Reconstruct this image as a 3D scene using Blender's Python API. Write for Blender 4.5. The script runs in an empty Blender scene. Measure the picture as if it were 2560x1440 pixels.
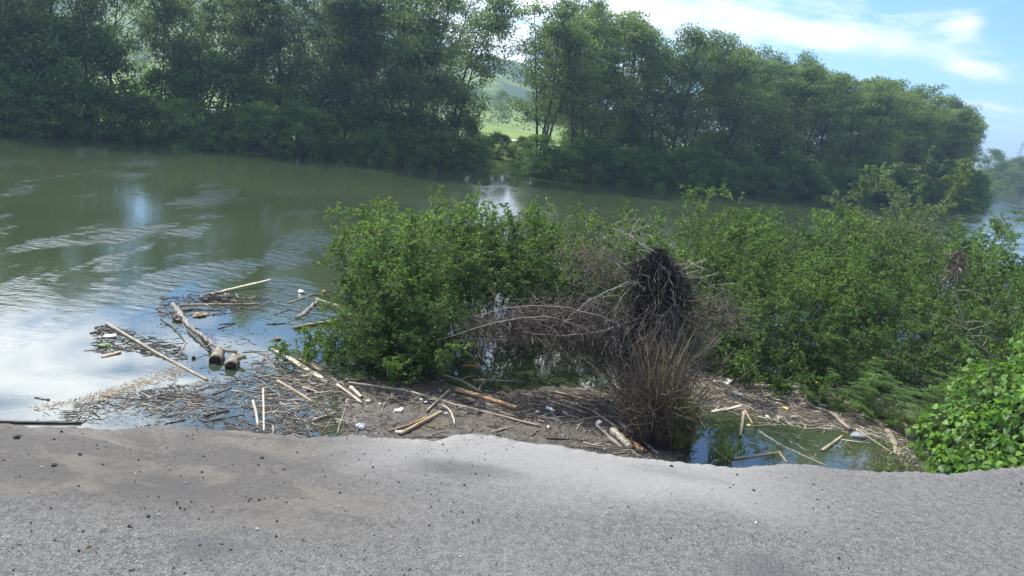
import bpy, math, random
import numpy as np
from mathutils import Matrix, Vector, noise as mnoise
R = math.radians
# ------------------------------------------------------------------ camera, world, sun, exposure
scn = bpy.context.scene
F_PX, PITCH, ROLL, EYE = 1862.0, R(13.1), R(7.0), 1.9
WATER = -2.1
_f = np.array([0, math.cos(PITCH), -math.sin(PITCH)]); _r0 = np.array([1.0, 0, 0]); _u0 = np.cross(_r0, _f)
_r = _r0*math.cos(ROLL) + _u0*math.sin(ROLL); _u = _u0*math.cos(ROLL) - _r0*math.sin(ROLL)
cam_d = bpy.data.cameras.new("camera"); cam = bpy.data.objects.new("camera", cam_d)
scn.collection.objects.link(cam); scn.camera = cam
cam_d.sensor_width = 36; cam_d.lens = 36*F_PX/2560; cam_d.clip_start = 0.05; cam_d.clip_end = 8000
cam.matrix_world = Matrix(((_r[0], _u[0], -_f[0], 0), (_r[1], _u[1], -_f[1], 0), (_r[2], _u[2], -_f[2], EYE), (0, 0, 0, 1)))
scn.view_settings.view_transform = 'Standard'; scn.view_settings.look = 'None'
scn.view_settings.exposure = 1.03; scn.view_settings.gamma = 1

SUN_EL, SUN_AZ = R(51), R(-48)      # azimuth measured from +Y towards +X
sd = bpy.data.lights.new("sun", 'SUN'); sd.energy = 3.1; sd.angle = R(0.5); sd.color = (1, .955, .89)
so = bpy.data.objects.new("sun", sd); scn.collection.objects.link(so)
sdir = Vector((math.sin(SUN_AZ)*math.cos(SUN_EL), math.cos(SUN_AZ)*math.cos(SUN_EL), math.sin(SUN_EL)))
so.rotation_euler = sdir.to_track_quat('Z', 'Y').to_euler()

class NT:
    """tiny node builder"""
    def __init__(s, tree): s.t = tree; s.n = tree.nodes; s.l = tree.links
    def add(s, typ, _out=0, **kw):
        nd = s.n.new(typ)
        for k, v in kw.items():
            if k.startswith('i_'):
                key = k[2:]; key = int(key) if key.isdigit() else key.replace('_', ' ')
                if hasattr(v, 'is_output') or hasattr(v, 'links'): s.l.new(v, nd.inputs[key])
                else: nd.inputs[key].default_value = v
            else: setattr(nd, k, v)
        return nd
    def math(s, op, a, b=0.0, c=None, clamp=False):
        nd = s.n.new('ShaderNodeMath'); nd.operation = op; nd.use_clamp = clamp
        for i, v in enumerate((a, b) if c is None else (a, b, c)):
            if hasattr(v, 'links'): s.l.new(v, nd.inputs[i])
            else: nd.inputs[i].default_value = v
        return nd.outputs[0]
    def ss(s, v, a, b, lo=0.0, hi=1.0):
        nd = s.n.new('ShaderNodeMapRange'); nd.interpolation_type = 'SMOOTHSTEP'
        s.l.new(v, nd.inputs[0])
        for i, x in enumerate((a, b, lo, hi)): nd.inputs[i+1].default_value = x
        return nd.outputs[0]
    def mix(s, f, a, b, blend='MIX'):
        nd = s.n.new('ShaderNodeMix'); nd.data_type = 'RGBA'; nd.blend_type = blend
        for i, v in ((0, f), (6, a), (7, b)):
            if hasattr(v, 'links'): s.l.new(v, nd.inputs[i])
            else: nd.inputs[i].default_value = v if not isinstance(v, tuple) else (*v[:3], 1)
        return nd.outputs[2]
    def noise(s, vec, scale, detail=3, rough=.5, dist=0.0, col=False):
        nd = s.n.new('ShaderNodeTexNoise'); s.l.new(vec, nd.inputs['Vector'])
        nd.inputs['Scale'].default_value = scale; nd.inputs['Detail'].default_value = detail
        nd.inputs['Roughness'].default_value = rough; nd.inputs['Distortion'].default_value = dist
        return nd.outputs['Color' if col else 'Fac']
    def mapping(s, vec, sc=(1, 1, 1), rot=(0, 0, 0), loc=(0, 0, 0)):
        nd = s.n.new('ShaderNodeMapping'); s.l.new(vec, nd.inputs[0])
        nd.inputs['Scale'].default_value = sc; nd.inputs['Rotation'].default_value = rot; nd.inputs['Location'].default_value = loc
        return nd.outputs[0]
    def bump(s, h, strength=1.0, dist=.01):
        nd = s.n.new('ShaderNodeBump'); s.l.new(h, nd.inputs['Height'])
        for k, v in (('Strength', strength), ('Distance', dist)):
            if hasattr(v, 'links'): s.l.new(v, nd.inputs[k])
            else: nd.inputs[k].default_value = v
        return nd.outputs[0]

world = bpy.data.worlds.new("World"); scn.world = world; world.use_nodes = True
N = NT(world.node_tree); N.n.clear()
sky = N.add('ShaderNodeTexSky', sky_type='NISHITA', sun_disc=False, sun_elevation=SUN_EL, sun_rotation=SUN_AZ,
            air_density=1.0, dust_density=.35, ozone_density=4.5)
tc = N.add('ShaderNodeTexCoord'); sep = N.add('ShaderNodeSeparateXYZ', i_0=tc.outputs['Generated'])
X, Y, Z = sep.outputs
az = N.math('MULTIPLY', N.math('ARCTAN2', X, Y), 57.2958); el = N.math('MULTIPLY', N.math('ARCSINE', Z), 57.2958)
ae = N.add('ShaderNodeCombineXYZ', i_0=az, i_1=el).outputs[0]
def gauss(a0, e0, sa, se, tilt=0.0):
    da = N.math('SUBTRACT', az, a0); de = N.math('SUBTRACT', N.math('SUBTRACT', el, e0), N.math('MULTIPLY', da, tilt))
    q = N.math('ADD', N.math('POWER', N.math('ABSOLUTE', N.math('DIVIDE', da, sa)), 2.0), N.math('POWER', N.math('ABSOLUTE', N.math('DIVIDE', de, se)), 2.0))
    return N.math('EXPONENT', N.math('MULTIPLY', q, -1.0))
def acc(lst):
    o = lst[0]
    for x in lst[1:]: o = N.math('ADD', o, x)
    return o
proj = N.math('ADD', N.math('MAXIMUM', Z, 0.0), 0.16)
pv = N.add('ShaderNodeCombineXYZ', i_0=N.math('DIVIDE', X, proj), i_1=N.math('DIVIDE', Y, proj)).outputs[0]
n_high = N.noise(N.mapping(pv, (1, 1, 1), loc=(3.1, 1.7, 0)), 1.1, 7, .56, .5)
n_streak = N.noise(N.mapping(ae, (.07, .42, 1), (0, 0, .06)), 1.0, 6, .62, .8)
n_fine = N.noise(N.mapping(ae, (.16, .5, 1), (0, 0, .1)), 1.4, 6, .6, .6)
base = acc([gauss(-4, 6, 13, 10), N.math('MULTIPLY', gauss(14, 8.2, 13, 1.9, -.02), .95), N.math('MULTIPLY', gauss(3, 1, 24, 3), .6),
            N.math('MULTIPLY', gauss(27.6, 8.6, 1.4, .8), .95), N.math('MULTIPLY', gauss(29.0, 6.0, 1.9, .55, -.1), .9), N.math('MULTIPLY', gauss(30.2, 4.0, 2.6, .3, -.05), .75),
            N.math('MULTIPLY', gauss(30, 1.0, 14, 2.0), .35),
            N.math('MULTIPLY', gauss(-34, 19, 13, 7), 1.25), N.math('MULTIPLY', gauss(-10, 34, 50, 9), .12)])
low = N.math('ADD', base, N.math('MULTIPLY', N.math('SUBTRACT', N.math('ADD', n_streak, N.math('MULTIPLY', n_fine, .6)), .82), 2.4))
low = N.ss(low, .1, 1.45)
high = N.math('MULTIPLY', N.ss(n_high, .44, .60), N.ss(el, 9, 16))
hole = N.math('MULTIPLY', gauss(-27, 15.5, 5, 2.6), .9)
cov = N.math('SUBTRACT', N.math('MAXIMUM', low, high), hole, clamp=True)
sunside = gauss(-36, 36, 40, 22)
cb = N.math('ADD', 6.4, N.math('MULTIPLY', sunside, 24.0))
cloud = N.add('ShaderNodeVectorMath', operation='SCALE', i_0=(1.0, 1.0, 1.02)); N.l.new(cb, cloud.inputs['Scale'])
skyc = N.mix(cov, N.mix(1.0, sky.outputs[0], (.72, .90, 1.12), 'MULTIPLY'), cloud.outputs[0])
bg = N.add('ShaderNodeBackground', i_Color=skyc, i_Strength=0.105)
wo = N.add('ShaderNodeOutputWorld', i_Surface=bg.outputs[0])

# ------------------------------------------------------------------ helpers
def ray(px, py):
    d = _f + _r*(px-1280)/F_PX - _u*(py-720)/F_PX; return d/np.linalg.norm(d)
def at(px, py, z=WATER):
    d = ray(px, py); return np.array([0, 0, EYE]) + d*((z-EYE)/d[2])
def proj_px(p):
    v = np.asarray(p, float)-np.array([0, 0, EYE]); k = v@_f
    return 1280+F_PX*(v@_r)/k, 720-F_PX*(v@_u)/k
def width_m(px, py, w, z=WATER): return w/F_PX*float((at(px, py, z)-np.array([0, 0, EYE]))@_f)

def tag(o, label=None, cat=None, group=None, kind=None):
    for k, v in (('label', label), ('category', cat), ('group', group), ('kind', kind)):
        if v: o[k] = v
    return o
def link(o, parent=None):
    scn.collection.objects.link(o); o.parent = parent; return o
def empty(name, loc=(0, 0, 0), rz=0.0, sc=None, parent=None):
    o = bpy.data.objects.new(name, None); o.location = loc; o.rotation_euler = (0, 0, rz); o.empty_display_size = .2
    if sc is not None: o.scale = sc if hasattr(sc, '__len__') else (sc, sc, sc)
    return link(o, parent)

class MB:
    """collects vertices / faces (tris or quads) and an optional per-vertex 'var' value"""
    def __init__(s): s.v = []; s.f3 = []; s.f4 = []; s.var = []; s.n = 0
    def raw(s, V, F, var=None):
        V = np.asarray(V, float).reshape(-1, 3); F = np.asarray(F, int)
        s.v.append(V); (s.f3 if F.shape[1] == 3 else s.f4).append(F+s.n)
        s.var.append(np.full(len(V), .5) if var is None else np.broadcast_to(np.asarray(var, float), (len(V),)).copy()); s.n += len(V)
    def tube(s, pts, rad, k=6, var=.5, cap=True, ridge=None):
        P = np.asarray(pts, float); n = len(P); rad = np.broadcast_to(np.asarray(rad, float), (n,))
        T = np.gradient(P, axis=0); T /= np.linalg.norm(T, axis=1)[:, None]+1e-9
        a = np.array([0, 0, 1.0]) if abs(T[0][2]) < .9 else np.array([1.0, 0, 0])
        U = np.cross(T, a); U /= np.linalg.norm(U, axis=1)[:, None]+1e-9; W = np.cross(T, U)
        th = np.arange(k)/k*2*math.pi; c, sn = np.cos(th), np.sin(th)
        rr = rad[:, None]*np.ones(k) if ridge is None else rad[:, None]*ridge
        V = P[:, None, :] + rr[..., None]*(c[None, :, None]*U[:, None, :]+sn[None, :, None]*W[:, None, :])
        i = np.arange(n-1)[:, None]*k; j = np.arange(k)[None]; j2 = (j+1) % k
        F = np.stack([i+j, i+j2, i+k+j2, i+k+j], -1).reshape(-1, 4)
        b = s.n; s.raw(V, F, var)
        if cap and k > 3:
            for e, q in ((0, P[0]), (n-1, P[-1])):
                m = s.n; s.raw([q], np.zeros((0, 3), int), var); idx = b+e*k+np.arange(k); idx2 = np.roll(idx, -1)
                s.f3.append(np.stack([idx, idx2, np.full(k, m)], -1) if e else np.stack([idx2, idx, np.full(k, m)], -1))
    def mesh(s, name, mat, smooth=True):
        me = bpy.data.meshes.new(name); V = np.concatenate(s.v)
        F3 = np.concatenate(s.f3) if s.f3 else np.zeros((0, 3), int); F4 = np.concatenate(s.f4) if s.f4 else np.zeros((0, 4), int)
        me.vertices.add(len(V)); me.vertices.foreach_set('co', V.astype(np.float32).ravel())
        loops = np.concatenate([F3.ravel(), F4.ravel()]); me.loops.add(len(loops)); me.loops.foreach_set('vertex_index', loops.astype(np.int32))
        st = np.concatenate([np.arange(len(F3))*3, len(F3)*3+np.arange(len(F4))*4]); me.polygons.add(len(st))
        me.polygons.foreach_set('loop_start', st.astype(np.int32))
        me.polygons.foreach_set('loop_total', np.concatenate([np.full(len(F3), 3), np.full(len(F4), 4)]).astype(np.int32))
        me.update(calc_edges=True)
        a = me.attributes.new('var', 'FLOAT', 'POINT'); a.data.foreach_set('value', np.concatenate(s.var).astype(np.float32))
        me.polygons.foreach_set('use_smooth', np.full(len(st), smooth)); me.materials.append(mat); me.validate(); return me
    def build(s, name, mat, parent=None, smooth=True):
        return link(bpy.data.objects.new(name, s.mesh(name, mat, smooth)), parent)

def orient(rng, n, up=0.0):
    """random unit directions with upward bias"""
    d = rng.normal(size=(n, 3)); d[:, 2] += up; return d/np.linalg.norm(d, axis=1)[:, None]
def leaves(mb, C, D, L, W, rng, var=None, nup=1.0, fold=.25):
    """folded diamond leaves: base point C, direction D, length L, width W"""
    n = len(C); L = np.broadcast_to(L, (n,))[:, None]; W = np.broadcast_to(W, (n,))[:, None]
    nn = rng.normal(size=(n, 3)); nn[:, 2] += nup; S = np.cross(D, nn); S /= np.linalg.norm(S, axis=1)[:, None]+1e-9
    Nn = np.cross(S, D); mid = C+D*L*.5; dr = np.array([0, 0, -1.0])*L*.1
    V = np.stack([C, mid+S*W*.5+Nn*W*fold, C+D*L+dr, mid-S*W*.5+Nn*W*fold], 1).reshape(-1, 3)
    b = np.arange(n)[:, None]*4; F = np.concatenate([b+np.array([0, 1, 2]), b+np.array([0, 2, 3])])
    v = rng.random(n) if var is None else var
    mb.raw(V, F, np.repeat(v, 4))

def curve(rng, p, d, L, n=5, jit=.18, up=0.0):
    pts = [np.array(p, float)]; d = np.array(d, float); d /= np.linalg.norm(d)
    for _ in range(n):
        d = d+rng.normal(size=3)*jit+np.array([0, 0, up]); d /= np.linalg.norm(d); pts.append(pts[-1]+d*L/n)
    return np.array(pts), d

# ------------------------------------------------------------------ materials
def mat(name):
    m = bpy.data.materials.new(name); m.use_nodes = True; t = NT(m.node_tree); t.n.clear()
    out = t.add('ShaderNodeOutputMaterial'); tcn = t.add('ShaderNodeTexCoord')
    t.obj = tcn.outputs['Object']; geo = t.add('ShaderNodeNewGeometry'); t.pos = geo.outputs['Position']
    t.out = out; t.rnd = t.add('ShaderNodeObjectInfo').outputs['Random']
    t.var = t.add('ShaderNodeAttribute', attribute_name='var').outputs['Fac']
    return m, t
def principled(t, col, rough=.7, normal=None, spec=.4, **kw):
    p = t.add('ShaderNodeBsdfPrincipled', i_Base_Color=col if hasattr(col, 'links') else (*col, 1), i_Roughness=rough)
    p.inputs['Specular IOR Level'].default_value = spec
    if normal is not None: t.l.new(normal, p.inputs['Normal'])
    for k, v in kw.items(): p.inputs[k].default_value = v
    return p.outputs[0]

def leaf_mat(name, dark, light, dry=(.25, .17, .03), dry_amt=.03, trans=.35, gloss=.45, spec=.5):
    m, t = mat(name)
    f = t.math('ADD', t.math('MULTIPLY', t.var, .75), t.math('MULTIPLY', t.noise(t.pos, .9, 2), .5)); f = t.math('ADD', f, t.math('MULTIPLY', t.rnd, .2))
    c = t.mix(t.ss(f, .25, 1.15), dark, light)
    c = t.mix(t.math('GREATER_THAN', t.var, 1-dry_amt), c, dry)
    tb = t.add('ShaderNodeBsdfTranslucent', i_Color=t.mix(.5, c, t.mix(1, c, (1.6, 1.5, .5), 'MULTIPLY')))
    pr = principled(t, c, gloss, spec=spec)
    mx = t.add('ShaderNodeMixShader', i_0=trans, i_1=pr, i_2=tb.outputs[0]); t.l.new(mx.outputs[0], t.out.inputs[0]); return m
M = {}
M['leaf_near'] = leaf_mat('mangrove_leaf', (.042, .088, .024), (.20, .345, .08), (.42, .30, .04), .022, .42, .5, .3)
M['leaf_near2'] = leaf_mat('grey_green_leaf', (.08, .14, .06), (.22, .32, .13), (.3, .22, .06), .02, .4, .5, .3)
M['leaf_far'] = leaf_mat('river_tree_leaf', (.036, .09, .06), (.21, .31, .10), (.18, .2, .05), .02, .42, .55, .25)
M['leaf_bank'] = leaf_mat('bank_shrub_leaf', (.032, .09, .036), (.17, .31, .075), (.2, .22, .05), .02, .42, .5, .25)
M['leaf_lit'] = leaf_mat('sunny_tree_leaf', (.04, .09, .02), (.16, .24, .05), (.2, .2, .04), .02, .4, .5, .3)
M['vine_leaf'] = leaf_mat('broad_vine_leaf', (.04, .12, .018), (.20, .37, .05), (.6, .5, .05), .02, .45, .45, .3)
M['fern_leaf'] = leaf_mat('feathery_leaf', (.05, .13, .03), (.19, .34, .07), (.2, .25, .05), .02, .4, .5, .3)
M['reed'] = leaf_mat('reed_blade', (.13, .105, .065), (.36, .31, .20), (.24, .27, .08), .12, .35, .6, .3)
M['grass'] = leaf_mat('grass_blade', (.05, .11, .02), (.16, .26, .06), (.3, .25, .1), .12, .35, .6, .3)

def wood_mat(name, a, b, sc=1.0, rough=.75, wet=0.0):
    m, t = mat(name)
    v = t.mapping(t.obj, (3, 60, 60)); n1 = t.noise(v, 1.2*sc, 5, .6, .4); n2 = t.noise(t.obj, 9*sc, 4, .6)
    f = t.math('ADD', t.math('MULTIPLY', n1, .7), t.math('MULTIPLY', n2, .6)); c = t.mix(t.ss(f, .45, .85), a, b)
    c = t.mix(t.ss(t.noise(t.obj, 4.5, 4, .6), .58, .7, 0, .6), c, tuple(x*.35 for x in a))
    c = t.mix(t.math('MULTIPLY', t.math('SUBTRACT', t.rnd, .5), .5, clamp=True), c, (.30, .27, .22))
    s = principled(t, c, rough, t.bump(f, .6, .006), .3); t.l.new(s, t.out.inputs[0]); return m
M['bamboo'] = wood_mat('weathered_bamboo', (.26, .215, .14), (.50, .44, .33), .6)
M['grey_wood'] = wood_mat('grey_driftwood', (.15, .13, .105), (.36, .32, .27))
M['tan_wood'] = wood_mat('tan_driftwood', (.27, .20, .12), (.50, .40, .27))
M['orange_wood'] = wood_mat('split_orange_wood', (.24, .12, .05), (.52, .34, .17))
M['dark_wood'] = wood_mat('wet_dark_wood', (.022, .018, .016), (.085, .068, .055), rough=.5)
M['mottled_wood'] = wood_mat('mottled_wood', (.10, .075, .05), (.42, .36, .27), 1.6)
M['pale_wood'] = wood_mat('sun_bleached_wood', (.38, .33, .24), (.62, .57, .45), .7)
def simple_mat(name, a, b=None, rough=.8, sc=6.0, spec=.3, bump=.3, trans=0.0, bd=.01):
    m, t = mat(name); b = b or a; n = t.noise(t.obj, sc, 5, .6)
    c = t.mix(t.ss(n, .35, .65), a, b); s = principled(t, c, rough, t.bump(n, bump, bd), spec)
    if trans:
        tr = t.add('ShaderNodeBsdfTranslucent', i_Color=(*a, 1)); s = t.add('ShaderNodeMixShader', i_0=trans, i_1=s, i_2=tr.outputs[0]).outputs[0]
    t.l.new(s, t.out.inputs[0]); return m
M['bark'] = simple_mat('bark', (.05, .04, .033), (.12, .10, .08), .9, 9)
M['near_stem'] = simple_mat('shrub_stem', (.055, .042, .032), (.15, .115, .08), .8, 14)
M['dead_twig'] = simple_mat('dead_twig', (.10, .075, .06), (.24, .19, .155), .9, 5)
M['dead_brown'] = simple_mat('dead_brown_vine', (.072, .060, .048), (.20, .17, .138), .95, 7)
M['dead_black'] = simple_mat('dead_black_vine', (.015, .012, .013), (.045, .034, .034), .95, 7)
M['pale_twig'] = simple_mat('pale_dead_twig', (.30, .27, .23), (.48, .44, .38), .8, 7)
M['end_shade'] = simple_mat('shaded_log_end', (.008, .007, .007), (.03, .025, .02), .7, 20)  # shade of backlit cut ends and hollows, put into the colour
M['white_plastic'] = simple_mat('white_plastic', (.66, .68, .68), (.78, .79, .78), .35, 6, .5, .1)
M['clear_plastic'] = simple_mat('clear_plastic', (.42, .47, .48), (.62, .66, .67), .18, 6, .7, .2, .4)
M['foam'] = simple_mat('foam', (.74, .70, .60), (.84, .82, .76), .8, 12, .2)
M['yellow_foam'] = simple_mat('yellow_foam', (.60, .46, .12), (.74, .62, .30), .8, 10, .2)
M['pink_foam'] = simple_mat('pink_foam', (.55, .34, .30), (.70, .55, .50), .8, 10, .2)
M['orange_plastic'] = simple_mat('orange_plastic', (.62, .20, .04), (.72, .32, .10), .5, 6)
M['green_plastic'] = simple_mat('green_sheet', (.12, .19, .05), (.24, .32, .12), .6, 6)
M['blue_cap'] = simple_mat('blue_cap', (.05, .12, .45), (.08, .18, .5), .4, 6)
M['black_bag'] = simple_mat('dark_bag', (.012, .014, .02), (.04, .045, .06), .35, 6, .6)
M['husk'] = simple_mat('brown_husk', (.13, .085, .05), (.30, .23, .15), .95, 14)
M['stone_dark'] = simple_mat('dark_stone', (.04, .038, .038), (.13, .125, .12), .85, 30)
M['stone_pale'] = simple_mat('pale_stone', (.40, .39, .36), (.55, .54, .50), .8, 30)
M['strap'] = simple_mat('dark_strap', (.03, .025, .02), (.07, .06, .05), .7, 20)
def var_mat(name, cols, rough=.8, trans=0.0):
    m, t = mat(name); cr = t.add('ShaderNodeValToRGB', i_Fac=t.var); cr.color_ramp.interpolation = 'LINEAR'
    e = cr.color_ramp.elements; e[0].position = cols[0][0]; e[0].color = (*cols[0][1], 1); e[1].position = cols[-1][0]; e[1].color = (*cols[-1][1], 1)
    for p, c in cols[1:-1]: x = e.new(p); x.color = (*c, 1)
    t.l.new(principled(t, cr.outputs[0], rough, spec=.25), t.out.inputs[0]); return m
M['twigs'] = var_mat('mixed_twigs', [(0, (.02, .016, .014)), (.45, (.05, .042, .036)), (.72, (.14, .118, .095)), (.9, (.36, .31, .24)), (1, (.55, .50, .42))])
M['flecks'] = var_mat('mixed_flecks', [(0, (.03, .025, .02)), (.5, (.13, .10, .07)), (.8, (.36, .31, .22)), (1, (.68, .65, .58))])
M['scum'] = var_mat('tan_scum', [(0, (.18, .14, .09)), (.6, (.40, .33, .22)), (1, (.55, .48, .36))])
M['gravel'] = var_mat('loose_gravel', [(0, (.03, .03, .032)), (.45, (.08, .08, .082)), (.7, (.20, .20, .20)), (.9, (.36, .355, .34)), (1, (.6, .6, .58))])

# water: opaque murky river with a reflecting, rippled skin
m, t = mat('murky_river_water'); M['water'] = m
sx = t.add('ShaderNodeSeparateXYZ', i_0=t.pos)
r1 = t.noise(t.mapping(t.pos, (1.0, 1.5, 1), (0, 0, R(24))), 3.4, 3, .55, .6)
r2 = t.noise(t.mapping(t.pos, (1.0, 1.4, 1), (0, 0, R(-20))), 8.0, 4, .5, .8)
r3 = t.noise(t.mapping(t.pos, (1.0, 4.5, 1), (0, 0, R(8))), 1.1, 2, .5, .3)
wv = t.add('ShaderNodeTexWave', wave_type='BANDS', bands_direction='Y', i_Scale=.9, i_Distortion=5.0, i_Detail=2.0)
t.l.new(t.mapping(t.pos, (1, 1, 1), (0, 0, R(24))), wv.inputs[0]); wv.inputs['Detail Scale'].default_value = .6
h = acc_ = t.math('ADD', t.math('ADD', t.math('MULTIPLY', r1, .55), t.math('MULTIPLY', r2, .62)), t.math('ADD', t.math('MULTIPLY', r3, .9), t.math('MULTIPLY', wv.outputs['Fac'], .12)))
patch = t.ss(t.noise(t.mapping(t.pos, (1.0, .40, 1), (0, 0, R(14))), .55, 6, .6, .6), .49, .60, .34, 3.4)
calm = t.math('MULTIPLY', t.ss(t.math('ADD', sx.outputs[1], t.math('MULTIPLY', sx.outputs[0], -.22)), 12.5, 16.5, .09, 1.0), patch)
nrm = t.bump(h, calm, .0085)
wc = t.mix(t.ss(t.noise(t.pos, .12, 3), .35, .65), (.040, .057, .026), (.055, .073, .035))
p = principled(t, wc, .035, nrm, .5, IOR=2.1); t.l.new(p, t.out.inputs[0])

m, t = mat('asphalt'); M['asphalt'] = m
v1 = t.add('ShaderNodeTexVoronoi', i_Scale=165.0); t.l.new(t.pos, v1.inputs['Vector'])
v2 = t.add('ShaderNodeTexVoronoi', i_Scale=70.0); t.l.new(t.pos, v2.inputs['Vector'])
fine = t.noise(t.pos, 160, 3, .7); med = t.noise(t.pos, 22, 5, .7); big = t.noise(t.mapping(t.pos, (.7, 1.3, 1)), 1.1, 5, .6, .5); big2 = t.noise(t.pos, .55, 3, .5)
sx = t.add('ShaderNodeSeparateXYZ', i_0=t.pos)
c = t.mix(t.ss(fine, .3, .7), (.134, .133, .123), (.222, .221, .205))
c = t.mix(t.ss(med, .42, .6, 0, .65), c, (.098, .095, .090))
cs = t.add('ShaderNodeSeparateXYZ', i_0=v1.outputs['Color'])
c = t.mix(t.ss(cs.outputs[0], .91, .94, 0, .45), c, (.38, .37, .35)); c = t.mix(t.ss(cs.outputs[1], .88, .92, 0, .8), c, (.05, .05, .055))
c2s = t.add('ShaderNodeSeparateXYZ', i_0=v2.outputs['Color'])
core = t.math('LESS_THAN', v2.outputs['Distance'], .3)
c = t.mix(t.math('MULTIPLY', core, t.ss(c2s.outputs[0], .94, .96, 0, .5)), c, (.38, .37, .35))
left = t.ss(sx.outputs[0], .3, -1.4)
band = t.math('MULTIPLY', t.ss(sx.outputs[1], 2.7, 3.15), left)     # dusty left shoulder
dirt = t.math('MULTIPLY', band, t.ss(t.noise(t.mapping(t.pos, (.8, 1.8, 1)), 2.3, 5, .65, .6), .46, .62))
c = t.mix(t.math('MULTIPLY', band, .72), c, (.105, .094, .080)); c = t.mix(t.math('MULTIPLY', dirt, .5), c, (.25, .225, .175))
edge = t.math('MULTIPLY', t.ss(t.math('ADD', sx.outputs[1], t.math('MULTIPLY', big, .9)), 3.75, 4.3), t.ss(sx.outputs[0], -1.1, -.3))
edge = t.math('MULTIPLY', edge, t.ss(sx.outputs[0], 2.3, 1.0)); c = t.mix(t.math('MULTIPLY', edge, .75), c, (.34, .33, .305))
c = t.mix(t.ss(big, .54, .72, 0, .4), c, (.085, .083, .08))
for sx0, sy0, rx, ry, am in ((1.32, 3.08, .24, .16, .55), (-.12, 3.72, .38, .10, .5), (-1.15, 2.75, .22, .12, .6), (-1.75, 3.2, .5, .14, .35)):
    q = t.math('ADD', t.math('POWER', t.math('ABSOLUTE', t.math('DIVIDE', t.math('SUBTRACT', sx.outputs[0], sx0), rx)), 2.0), t.math('POWER', t.math('ABSOLUTE', t.math('DIVIDE', t.math('SUBTRACT', sx.outputs[1], sy0), ry)), 2.0))
    c = t.mix(t.math('MULTIPLY', t.ss(t.math('ADD', q, t.math('ADD', t.math('MULTIPLY', med, 2.4), t.math('MULTIPLY', big, 2.0))), 3.4, 1.6), am*1.15), c, (.07, .068, .07))
crk = t.add('ShaderNodeTexVoronoi', feature='DISTANCE_TO_EDGE', i_Scale=1.15); wv_ = t.add('ShaderNodeVectorMath', operation='ADD', i_0=t.pos, i_1=t.noise(t.pos, 5, 4, .6, 0, True)); t.l.new(wv_.outputs[0], crk.inputs['Vector'])
ck = t.math('MULTIPLY', t.ss(crk.outputs['Distance'], .0075, .002), t.ss(t.noise(t.pos, .9, 2), .52, .6)); c = t.mix(t.math('MULTIPLY', ck, .7), c, (.04, .04, .04)); c = t.mix(t.ss(big2, .45, .7, 0, .22), c, (.27, .26, .235))
hh = t.math('ADD', t.math('MULTIPLY', v1.outputs['Distance'], -.9), t.math('ADD', fine, t.math('MULTIPLY', med, 1.6)))
p = principled(t, c, .88, t.bump(hh, .8, .006), .25); t.l.new(p, t.out.inputs[0])

m, t = mat('wet_mud'); M['mud'] = m
n1 = t.noise(t.pos, 7, 6, .65, .4); n2 = t.noise(t.pos, 45, 5, .7); n3 = t.noise(t.pos, 1.3, 4, .6)
c = t.mix(t.ss(n1, .35, .65), (.046, .040, .033), (.115, .100, .080)); c = t.mix(t.ss(n2, .5, .7, 0, .6), c, (.20, .17, .125))
c = t.mix(t.ss(n3, .56, .7, 0, .5), c, (.12, .115, .055))
rg = t.ss(n3, .35, .6, .25, .8)
p = principled(t, c, .6, t.bump(t.math('ADD', n1, t.math('MULTIPLY', n2, .5)), .8, .03), .5); t.l.new(rg, p.node.inputs['Roughness']); t.l.new(p, t.out.inputs[0])

m, t = mat('land'); M['land'] = m
sx = t.add('ShaderNodeSeparateXYZ', i_0=t.pos)
n1 = t.noise(t.pos, .06, 5, .6); n2 = t.noise(t.pos, 2.2, 5, .65); n3 = t.noise(t.pos, .012, 4, .55)
grass = t.mix(t.ss(n2, .35, .65), (.10, .17, .03), (.20, .29, .06)); grass = t.mix(t.ss(n1, .45, .6, 0, .6), grass, (.24, .27, .09))
soil = t.mix(t.ss(n2, .35, .65), (.07, .055, .04), (.17, .14, .105))
hillc = t.mix(t.ss(n3, .48, .54), (.05, .09, .035), (.17, .24, .06)); hillc = t.mix(t.ss(n1, .4, .6, 0, .6), hillc, (.06, .10, .04))
c = t.mix(t.ss(sx.outputs[1], 22, 30), soil, grass); c = t.mix(t.ss(sx.outputs[2], 1.5, 6), c, hillc)
p = principled(t, c, .95, t.bump(n2, .6, .15), .15); t.l.new(p, t.out.inputs[0])

# ------------------------------------------------------------------ ground, river, road, mud
def vnoise(x, y, sc, seed=0, octv=4):
    """cheap smooth value noise on arrays"""
    out = np.zeros_like(x, float); amp = 1.0; tot = 0
    for o in range(octv):
        rs = np.random.RandomState(seed*17+o); G = rs.rand(64, 64)
        u, v = x*sc*2**o+rs.rand()*50, y*sc*2**o+rs.rand()*50
        iu, iv = np.floor(u).astype(int), np.floor(v).astype(int); fu, fv = u-iu, v-iv; fu = fu*fu*(3-2*fu); fv = fv*fv*(3-2*fv)
        g = lambda a, b: G[a % 64, b % 64]
        out += amp*((g(iu, iv)*(1-fu)+g(iu+1, iv)*fu)*(1-fv)+(g(iu, iv+1)*(1-fu)+g(iu+1, iv+1)*fu)*fv); tot += amp; amp *= .5
    return out/tot-.5
def sstep(x, a, b):
    t_ = np.clip((x-a)/(b-a), 0, 1); return t_*t_*(3-2*t_)
FAR = np.array([(-3000, -900), (-300, -60), (-80, 12), (-40, 30), (-26, 38), (-22, 42.5), (-15, 44.5), (-8.8, 46), (-1.8, 51), (5, 54), (11.8, 58), (28.6, 68.5), (45.4, 80), (60, 103), (80, 143), (100, 184), (122, 201), (137, 211), (200, 234), (600, 350), (3000, 900)], float)
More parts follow.
